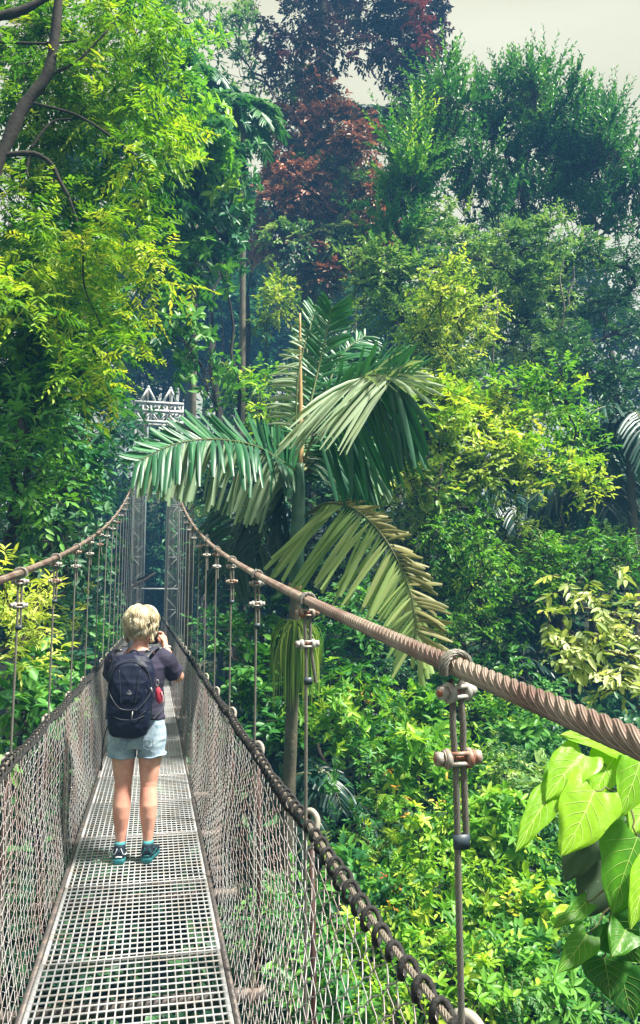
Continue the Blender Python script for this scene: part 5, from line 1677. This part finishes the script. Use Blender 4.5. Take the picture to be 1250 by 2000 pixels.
# shoes and socks
for s in (-1, 1):
    sx = s * .088
    tw = s * .02
    u = MB()
    u.loft([(sx, -.062, .050), (sx, -.052, .052), (sx, -.01, .055), (sx + tw * .4, .05, .050), (sx + tw, .11, .040), (sx + tw * 1.4, .160, .032), (sx + tw * 1.5, .182, .028)],
           [.026, .034, .038, .044, .047, .038, .018], [.030, .038, .044, .038, .028, .020, .010], 20, xa=(1, 0, 0), power=2.4)
    u.loft([(sx, -.018, .05), (sx, -.020, .085), (sx, -.018, .108)], [.038, .037, .037], [.044, .044, .043], 18)
    sh = me_obj('shoe', remesh(u, 0.004, 3), SHOE, per)
    so = MB()
    so.loft([(sx, -.030, .006), (sx, -.030, .024)], [.036, .042], [.044, .046], 20, power=2.6)
    P_ = [(sx, -.074, .014), (sx, -.060, .015), (sx, .0, .013), (sx + tw * .5, .05, .013), (sx + tw, .11, .014), (sx + tw * 1.4, .165, .018), (sx + tw * 1.5, .190, .024)]
    so.loft(P_, [.022, .037, .038, .044, .050, .040, .016], [.015, .016, .013, .013, .014, .012, .007], 16, power=4)
    me_obj('shoe_sole', remesh(so, 0.004, 1), TEAL, sh)
    tr = MB()
    for q in (-1, 1):
        tr.tube(spline([(sx + q * .012, -.0655, .095), (sx + q * .026, -.060, .060), (sx + q * .041, -.02, .050), (sx + q * .046 + tw * .4, .03, .062)], 14), .0028, 6)
        tr.tube(spline([(sx + q * .038, -.030, .085), (sx + q * .043, .0, .070), (sx + q * .047 + tw * .5, .05, .045)], 12), .0024, 6)
    tr.tube(spline([(sx - .02, -.066, .042), (sx, -.072, .046), (sx + .02, -.066, .042)], 8), .004, 6)
    tr.build('shoe_stripes', WHITE if s < 0 else TEAL, sh)
    k = MB()
    k.loft([(sx, -.003, .095), (sx, -.003, .125)], [.036, .035], [.042, .040], 18)
    k.build('sock', mat('sock_teal', (0.06, 0.30, 0.34), .8) if s < 0 else bpy.data.materials['sock_teal'], per)

# hair: skull cap plus loose wavy locks
h = MB()
h.ellip(H(0, -.014, .030), (.078, .093, .085), 24, 18, Rz)
h.ellip(H(0, -.045, -.035), (.070, .052, .058), 20, 14, Rz)
cap = remesh(h, 0.006, 2)
capm = mat('hair_base', (0.42, 0.30, 0.16), 0.6, noise=((0.70, 0.58, 0.38), 60, 0.4, 0.6), bump=(120, 0.9, 0.006))
me_obj('hair_cap', cap, capm, per)
h = MB(); tn = []
TF = []
while len(TF) < 190:
    az = rng.uniform(0, 2 * pi)
    if -0.85 < math.atan2(sin(az - pi / 2), cos(az - pi / 2)) < 0.85:
        continue
    TF.append((az, abs(rng.normal(0, .8)), rng.uniform(.06, .120), rng.uniform(-.006, .034), rng.uniform(35, 75), rng.uniform(0, 6), rng.normal(.60, .20), rng.normal(0, .07)))
for i in range(5200):
    az, th0, L_, lift, fr_, ph_, tt, drift = TF[rng.integers(len(TF))]
    az += rng.normal(0, .09); th0 = abs(th0 + rng.normal(0, .07)); L_ *= rng.uniform(.8, 1.12); lift *= rng.uniform(.5, 1.2); ph_ += rng.normal(0, .25)
    n = 8
    pts = []
    th = th0
    a = az
    for k in range(n):
        f = k / (n - 1)
        th = th0 + L_ * f / .092
        if th < 1.75:
            q = vec(cos(a) * sin(th) * .088, sin(a) * sin(th) * .100, cos(th) * .092)
        else:
            q = vec(cos(a) * .088, sin(a) * .100, cos(1.75) * .092 - (th - 1.75) * .075)
            q[:2] *= (1 - .18 * (th - 1.75))
        q = q * .925 * (1 + (lift + .013 * sin(f * 3.1)) / .09)
        q += vec(sin(fr_ * L_ * f + ph_), cos(fr_ * L_ * f + ph_ * 1.3), 0) * .017 * f
        q[2] = max(q[2], -.135 + rng.uniform(0, .02))
        pts.append(H(*(q + vec(0, -.012, .030))))
        a += rng.normal(0, .03) + drift
    P_ = np.array(pts)
    w0 = rng.uniform(.0007, .0024)
    rr = w0 * np.array([.6, 1, 1.1, 1.1, 1, .85, .6, .15])
    h.tube(P_, rr, 3, cap=False)
    tn += [float(np.clip(tt + rng.normal(0, .12), 0, 1))] * (7 * 3)
build('hair_locks', np.vstack(h.V), np.vstack(h.Q), HAIR, per, tint=tn)

# watch band on the right wrist
t = MB()
d = nrm(WR[1] - EL[1]); c = WR[1] - d * .035
u_ = nrm(np.cross(d, vec(0, 1, 0))); v_ = np.cross(d, u_)
th = np.linspace(0, 2 * pi, 21)
t.tube([c + u_ * cos(q) * .030 + v_ * sin(q) * .028 for q in th], .006, 6, cap=False)
t.build('bracelet', WHITE, per)

# backpack (worn, lifts off): a thing of its own
bc = vec(-.028, -.20, 1.08)
bo = W(bc)
bp_ = empty('backpack', bo, "bulky black backpack with a rounded lid worn on the person's back", 'backpack')
bp_.rotation_euler = (radians(3), radians(1.5), radians(-5))
bp_.scale = (.95, .95, .97)
pk = MB()
zz = np.array([-.262, -.250, -.20, -.10, .0, .08, .16, .215, .245, .262])
wx = np.array([.080, .120, .142, .148, .147, .150, .150, .138, .110, .060])
wy = np.array([.050, .078, .092, .098, .095, .088, .082, .072, .055, .028])
yo = np.array([.005, .0, -.006, -.008, -.006, .0, .004, .010, .020, .026])
pk.loft(np.stack([0.004 * np.sin(zz * 20), yo, zz], 1), wx, wy, 32, power=2.9)
me_obj('pack_body', wrinkle(remesh(pk, 0.006, 3), .0030, 20, 8, 1.5), PACK, bp_)
# lid panel standing proud, narrowing downwards
ld = MB()
zz = np.array([-.055, -.03, .02, .08, .14, .19, .225])
ld.loft(np.stack([np.zeros(7), [-.088, -.095, -.093, -.086, -.078, -.066, -.045], zz], 1), [.052, .074, .094, .116, .126, .120, .086], [.012, .022, .028, .028, .026, .024, .014], 24, power=2.6)
me_obj('front_pocket', wrinkle(remesh(ld, 0.005, 3), .0022, 24, 9, 1), PACK, bp_)
tr = MB()
arc = [(-.146, -.050, .055), (-.128, -.088, .13), (-.085, -.092, .205), (0, -.078, .236), (.085, -.092, .205), (.128, -.088, .13), (.138, -.075, .04), (.105, -.104, -.03), (.06, -.112, -.075)]
tr.tube(spline(arc, 50), .0042, 6)
tr.tube(spline([(-.146, -.050, .055), (-.115, -.104, .0), (-.062, -.114, -.066), (0, -.112, -.082), (.06, -.112, -.075)], 30), .0036, 6)
tr.tube(spline([(-.07, -.117, .175), (-.055, -.124, .05), (-.045, -.120, -.045)], 16), .0022, 5)
tr.tube(spline([(.07, -.117, .175), (.055, -.124, .05), (.045, -.120, -.045)], 16), .0022, 5)
tr.tube(spline([(-.14, -.055, -.10), (-.07, -.106, -.135), (0, -.112, -.145), (.07, -.106, -.135), (.14, -.055, -.10)], 30), .003, 6)
tr.tube(spline([(.05, -.110, -.16), (.085, -.104, -.11), (.112, -.095, -.09)], 12), .003, 5)
tr.build('piping', PACKT, bp_)
z1 = MB()
z1.tube([(-.146, -.058, .055), (-.152, -.062, .03)], .004, 6)
z1.tube([(.030, -.118, -.09), (.028, -.122, -.135)], .0035, 6)
z1.tube([(.138, -.078, .06), (.150, -.08, .03)], .004, 6)
z1.build('zip_pulls', M['galv'], bp_)
lg = MB()
lg.box((-.016, -.1235, .028), (.020, -.1215, .031))
lg.tube([(-.008, -.1228, .036), (.002, -.1235, .046), (.012, -.1228, .036)], .0014, 4)
lg.box((-.012, -.1237, .021), (.016, -.1217, .024))
lg.build('maker_mark', mat('faded_print', (0.30, 0.30, 0.34), 0.6), bp_, smooth=False)
# shoulder straps run over the shoulders to the front
for s in (-1, 1):
    sp = spline([(s * .075 - bc[0] * 0, -.01, .225), (s * .092, .045, .262), (s * .098 - bc[0], .13, .292), (s * .112 - bc[0], .205, .285), (s * .118 - bc[0], .285, .225), (s * .122 - bc[0], .325, .10), (s * .150 - bc[0], .29, -.04), (s * .175 - bc[0] * .5, .18, -.12), (s * .14, .03, -.16)], 40)
    sb = MB()
    sb.loft(sp, .024, .0075, 10, xa=(1, 0, .0), power=4)
    sb.build('shoulder_strap', PACKT, bp_)
    bk = MB()
    bk.box((s * .094 - .017, .052, .262), (s * .094 + .017, .064, .290))
    bk.build('strap_buckle', BLK, bp_, smooth=False)
lp = MB().tube(spline([(-.03, .03, .25), (-.015, .015, .285), (.02, .01, .290), (.045, .03, .25)], 14), .006, 6)
lp.build('grab_loop', PACKT, bp_)
hb = MB()
hb.tube(spline([(-.142, .03, -.20), (-.165, .06, -.27), (-.175, .05, -.36), (-.172, .03, -.47)], 16), .0045, 6)
hb.tube([(-.172, .03, -.47), (-.176, .028, -.50)], .008, 6)
hb.build('hanging_strap', BLK, bp_)
bc2 = W(vec(-.176, -.16, 1.02))
cd = MB()
for k in range(11):
    cd.ellip((0.004 * sin(k * 1.5), 0, -.0125 * k), (.0085, .0075, .0045), 8, 6)
o = cd.build('beaded_cord', mat('blue_cord', (0.16, 0.33, 0.62), .6), None)
o.location = tuple(bc2)
tag(o, "blue and white beaded cord hanging on the left side of the black backpack", 'cord')
# pouch and carabiner on the right
pc_ = W(vec(.140, -.17, 1.065))
po = empty('pink_pouch', pc_, "small red and pink pouch clipped to the backpack's right side", 'pouch')
t = MB()
t.loft([(0, 0, .055), (.004, 0, .03), (.010, 0, 0), (.016, 0, -.03), (.020, 0, -.045)], [.010, .020, .024, .022, .012], [.008, .013, .016, .014, .008], 16)
t.build('pouch_body', mat('pouch_red', (0.62, 0.05, 0.10), .6), po)
t = MB().tube([(.022, -.014, .03), (.032, -.012, .0), (.036, -.010, -.03), (.022, -.014, -.046)], .006, 6)
t.build('pouch_edge', mat('pouch_pink', (0.85, 0.45, 0.50), .6), po)
t = MB()
th = np.linspace(0, 2 * pi, 21)
t.tube([(-.004 + .009 * cos(q), -.004, .085 + .019 * sin(q)) for q in th], .0028, 6, cap=False)
t.tube([(0, -.002, .068), (.0, 0, .052)], .003, 6)
t.build('carabiner', M['galv'], po)

# ------------------------------------------------------------------ near plants on the right
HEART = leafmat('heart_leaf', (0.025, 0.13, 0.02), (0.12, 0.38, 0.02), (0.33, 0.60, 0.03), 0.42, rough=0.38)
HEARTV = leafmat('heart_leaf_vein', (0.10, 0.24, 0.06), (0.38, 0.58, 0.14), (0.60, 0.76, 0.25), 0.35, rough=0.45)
n_, l_ = HEART.node_tree.nodes, HEART.node_tree.links
_b = n_['Principled BSDF']
_src = _b.inputs['Base Color'].links[0].from_socket
_tc = n_.new('ShaderNodeTexCoord')
_nz = n_.new('ShaderNodeTexNoise'); _nz.inputs['Scale'].default_value = 34; _nz.inputs['Detail'].default_value = 5; _nz.inputs['Roughness'].default_value = .7
_rp = n_.new('ShaderNodeMapRange'); _rp.inputs['From Min'].default_value = .63; _rp.inputs['From Max'].default_value = .70; _rp.inputs['To Max'].default_value = .75
_mx = n_.new('ShaderNodeMix'); _mx.data_type = 'RGBA'; _mx.inputs['B'].default_value = (.16, .17, .04, 1)
l_.new(_tc.outputs['Object'], _nz.inputs['Vector']); l_.new(_nz.outputs['Fac'], _rp.inputs['Value']); l_.new(_rp.outputs['Result'], _mx.inputs['Factor'])
l_.new(_src, _mx.inputs['A']); l_.new(_mx.outputs['Result'], _b.inputs['Base Color'])
_bp = n_.new('ShaderNodeBump'); _bp.inputs['Strength'].default_value = .5; _bp.inputs['Distance'].default_value = .004
_n2 = n_.new('ShaderNodeTexNoise'); _n2.inputs['Scale'].default_value = 45
l_.new(_tc.outputs['Object'], _n2.inputs['Vector']); l_.new(_n2.outputs['Fac'], _bp.inputs['Height']); l_.new(_bp.outputs['Normal'], _b.inputs['Normal'])
SPOT = mat('spotted_old_leaf', (0.055, 0.10, 0.055), 0.7, noise=((0.34, 0.38, 0.30), 65, 0.64, 0.70))


def heart_leaf(e, base_pt, tip_pt, width, nrm_dir, tint, m=None, curl=0.16, seed=0):
    r = np.random.default_rng(seed)
    b_, t_ = np.asarray(base_pt), np.asarray(tip_pt)
    d = t_ - b_
    L = np.linalg.norm(d)
    d = d / L
    N = nrm(nrm_dir)
    B = nrm(np.cross(d, N)); N = np.cross(B, d)
    nu, nv_ = 19, 15
    V, U = [], []
    for i in range(nu):
        u = i / (nu - 1)
        # outline: rounded lobes at the base, drawn-out tip
        w = (sin(pi * min(1, (u + .10) / 1.1) ** 0.62) ** 0.80) * (1 - .10 * u) if u < 1 else 0.0
        w = max(w, 0.004)
        for j in range(nv_):
            v = (j / (nv_ - 1)) * 2 - 1
            y = v * w * width / 2
            back = -.15 * L * abs(v) ** 1.4 * (1 - u) ** 2.2 * (1 if abs(v) > 0.02 else 0)
            vein = 0.012 * L * abs(sin((u * 7 - abs(v) * 2.2) * pi)) * (1 - abs(v)) ** .3
            z = .16 * width * abs(v) ** 1.3 * w - curl * L * u ** 2 - .06 * width * abs(v) ** 3 + vein * .35 + .016 * L * sin(v * 9 + u * 6 + seed) * abs(v) + .010 * L * sin(u * 17 + seed * 2 + v * 3) * abs(v) ** 2
            y *= 1 + .06 * sin(u * 13 + seed * 3 + (2 if v > 0 else 0)) + (.08 * sin(seed * 1.7) if v > 0 else 0)
            V.append(b_ + d * (u * L + back) + B * (y + .05 * L * sin(u * 2.5) * sin(seed)) + N * z)
    V = np.array(V)
    i = (np.arange(nu - 1)[:, None] * nv_ + np.arange(nv_ - 1)[None]).ravel()
    Q = np.stack([i, i + 1, i + nv_ + 1, i + nv_], 1)
    o = build('leaf', V, Q, m or HEART, e, e.location, tint=np.clip(tint + r.normal(0, .02, len(Q)) + .05 * np.sin(V[Q[:, 0], 0] * 55 + seed) * np.sin(V[Q[:, 0], 2] * 48), 0, 1))
    # veins
    if m is None:
        G = V.reshape(nu, nv_, 3)
        vb = MB()
        c = (nv_ - 1) // 2
        off = N * .0006
        for sd_ in (1, -1):
            vb.tube(G[:, c] + off * sd_, np.linspace(.0018, .0006, nu), 4, cap=False)
            for k in range(0, 15, 3):
                for q in (-1, 1):
                    pts = []
                    for h_ in range(0, c):
                        ii = min(nu - 1, int(k + h_ * (1.05 if k else 1.0)))
                        pts.append(G[ii, c + q * h_] + off * sd_)
                    if len(pts) > 2:
                        vb.tube(np.array(pts), np.linspace(.0008, .0003, len(pts)), 4, cap=False)
        nf = sum(len(q) for q in vb.Q)
        build('veins', np.vstack(vb.V), np.vstack(vb.Q), HEARTV, o, e.location, tint=np.full(nf, min(1, tint + .2)))
    return o


YL = 1.75
hb_ = at(1330, 1650, YL)
hroot = vec(hb_[0] + .25, hb_[1] + .4, float(ground_z(hb_[0] + .25, hb_[1] + .4)))
hl = empty('heart_leaf_plant', hroot, 'near plant with big glowing heart-shaped leaves at the right edge under the thick cable', 'plant')
toC2 = nrm(_C - at(1120, 1600, YL))
BK = nrm(vec(0.35, -.35, .85))
specs = [  # base(x,y), tip(x,y), width px, tint, depth offset, normal
    ((1235, 1470), (1115, 1418), 95, .80, .05, toC2 + BK * 1.4),
    ((1200, 1478), (1165, 1558), 82, .85, .02, toC2 + BK),
    ((1140, 1475), (1075, 1555), 92, .82, .0, toC2 + BK),
    ((1078, 1548), (1008, 1652), 66, .75, -.02, toC2 + BK - vec(.5, 0, 0)),
    ((1160, 1545), (1098, 1660), 118, .92, -.06, toC2 + BK * .8),
    ((1100, 1500), (1045, 1580), 60, .55, .06, toC2 + BK),
    ((1256, 1470), (1212, 1590), 90, .70, -.03, toC2 + BK * .8),
    ((1245, 1635), (1205, 1780), 140, .34, -.02, toC2 + BK * .3),
    ((1275, 1560), (1240, 1625), 90, .85, .04, toC2 + BK),
    ((1268, 1690), (1240, 1810), 60, .88, -.08, toC2 + BK),
    ((1146, 1825), (1095, 1890), 62, .30, .05, toC2 + BK * .4),
    ((1145, 1762), (1085, 1800), 40, .32, .1, toC2 + BK),
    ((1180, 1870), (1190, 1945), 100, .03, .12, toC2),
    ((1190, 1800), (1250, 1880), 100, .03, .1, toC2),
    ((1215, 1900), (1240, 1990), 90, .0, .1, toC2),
    ((1200, 1590), (1140, 1640), 60, .02, .12, toC2 + BK),
    ((1225, 1810), (1200, 1860), 70, .2, .08, toC2 + BK),
]
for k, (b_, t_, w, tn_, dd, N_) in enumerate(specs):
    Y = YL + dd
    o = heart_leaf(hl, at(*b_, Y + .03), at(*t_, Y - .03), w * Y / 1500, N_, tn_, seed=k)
for k, (b_, t_, w) in enumerate([((1180, 1590), (1130, 1690), 90), ((1190, 1680), (1150, 1790), 130), ((1150, 1640), (1110, 1720), 80), ((1230, 1600), (1200, 1690), 80)]):
    o = heart_leaf(hl, at(*b_, YL + .2), at(*t_, YL + .17), w * YL / 1500 * 1.1, toC2 + BK * .2, .1, m=SPOT, seed=50 + k)
    o['label'] = 'old grey green leaf with pale spots'
mb = MB()
hubp = [at(1225, 1555, YL + .06), at(1262, 1600, YL + .08), at(1255, 1480, YL + .06), at(1235, 1720, YL + .1)]
top = at(1275, 1640, YL + .1)
mb.tube(spline([hroot, (hroot + top) / 2 + vec(.1, 0, 0), top, hubp[0]], 20), np.linspace(.022, .006, 20), 7)
for q in hubp[1:]:
    limb(mb, top, q, .007, .004, .1, 7, 6)
for b_, t_, w, tn_, dd, N_ in specs:
    bp2 = at(*b_, YL + dd + .03)
    near_h = min(hubp + [top], key=lambda q: np.linalg.norm(q - bp2))
    limb(mb, near_h, bp2, .0035, .0020, .12, 7, 5)
mb.build('stem', mat('brown_stem', (0.16, 0.12, 0.06), .7, noise=((0.10, 0.16, 0.05), 20, .4, .7)), hl, hl.location)

# pale leafy branch at right mid height
E_ = 4.2
br = tree('leafy_branch_tree', 'sunlit pale-leaved branch reaching in from the right edge above the thick cable', 'tree',
          px_lobes([(1235, 1195, 28), (1190, 1190, 22, 0, 14), (1140, 1180, 16, 0, 11), (1120, 1200, 14), (1200, 1240, 26), (1150, 1260, 22, 0, 14), (1100, 1270, 16, 0, 11), (1085, 1250, 10), (1160, 1300, 24, 0, 16), (1220, 1290, 28), (1120, 1310, 16), (1210, 1330, 26), (1245, 1350, 24), (1240, 1240, 24)], E_),
          'pale', dens=60, style='alt', leaf=.080, asp=.36, tl=.11, K=2, n=7, droop=.35, tb=.38, tv=.28, tipb=.25, shell=.1, root=at(1700, 1600, 5.0), trunk_r=.035, limbs=False, twr=.0025, twfrac=1.0)
mb = MB()
o_ = at(1420, 1300, E_)
ro_ = np.array(br.location)
mb.tube(spline([ro_, (ro_ + o_) / 2 + vec(.1, 0, 0), o_], 14), np.linspace(.05, .025, 14), 7)
for pts in ([(1420, 1300), (1300, 1215), (1220, 1205), (1160, 1190), (1125, 1185)], [(1420, 1300), (1280, 1290), (1200, 1275), (1130, 1262), (1080, 1262)], [(1420, 1300), (1300, 1330), (1230, 1330), (1160, 1305), (1120, 1310)]):
    mb.tube(spline([at(x, y, E_) for x, y in pts], 20), np.linspace(.014, .004, 20), 6)
mb.build('boughs', BARKP, br, br.location)

# ------------------------------------------------------------------ air
HAZE = True
if HAZE:
    hm = bpy.data.materials.new('haze_air')
    hm.use_nodes = True
    n, l = hm.node_tree.nodes, hm.node_tree.links
    n.remove(n['Principled BSDF'])
    v = n.new('ShaderNodeVolumePrincipled')
    v.inputs['Color'].default_value = (0.16, 0.48, 1.0, 1)
    v.inputs['Density'].default_value = 0.0027
    v.inputs['Anisotropy'].default_value = 0.0
    l.new(v.outputs['Volume'], n['Material Output'].inputs['Volume'])
    hz = MB().box((-130, -90, -9.5), (130, 175, 34)).build('haze', hm, None, smooth=False)
    tag(hz, kind='stuff')
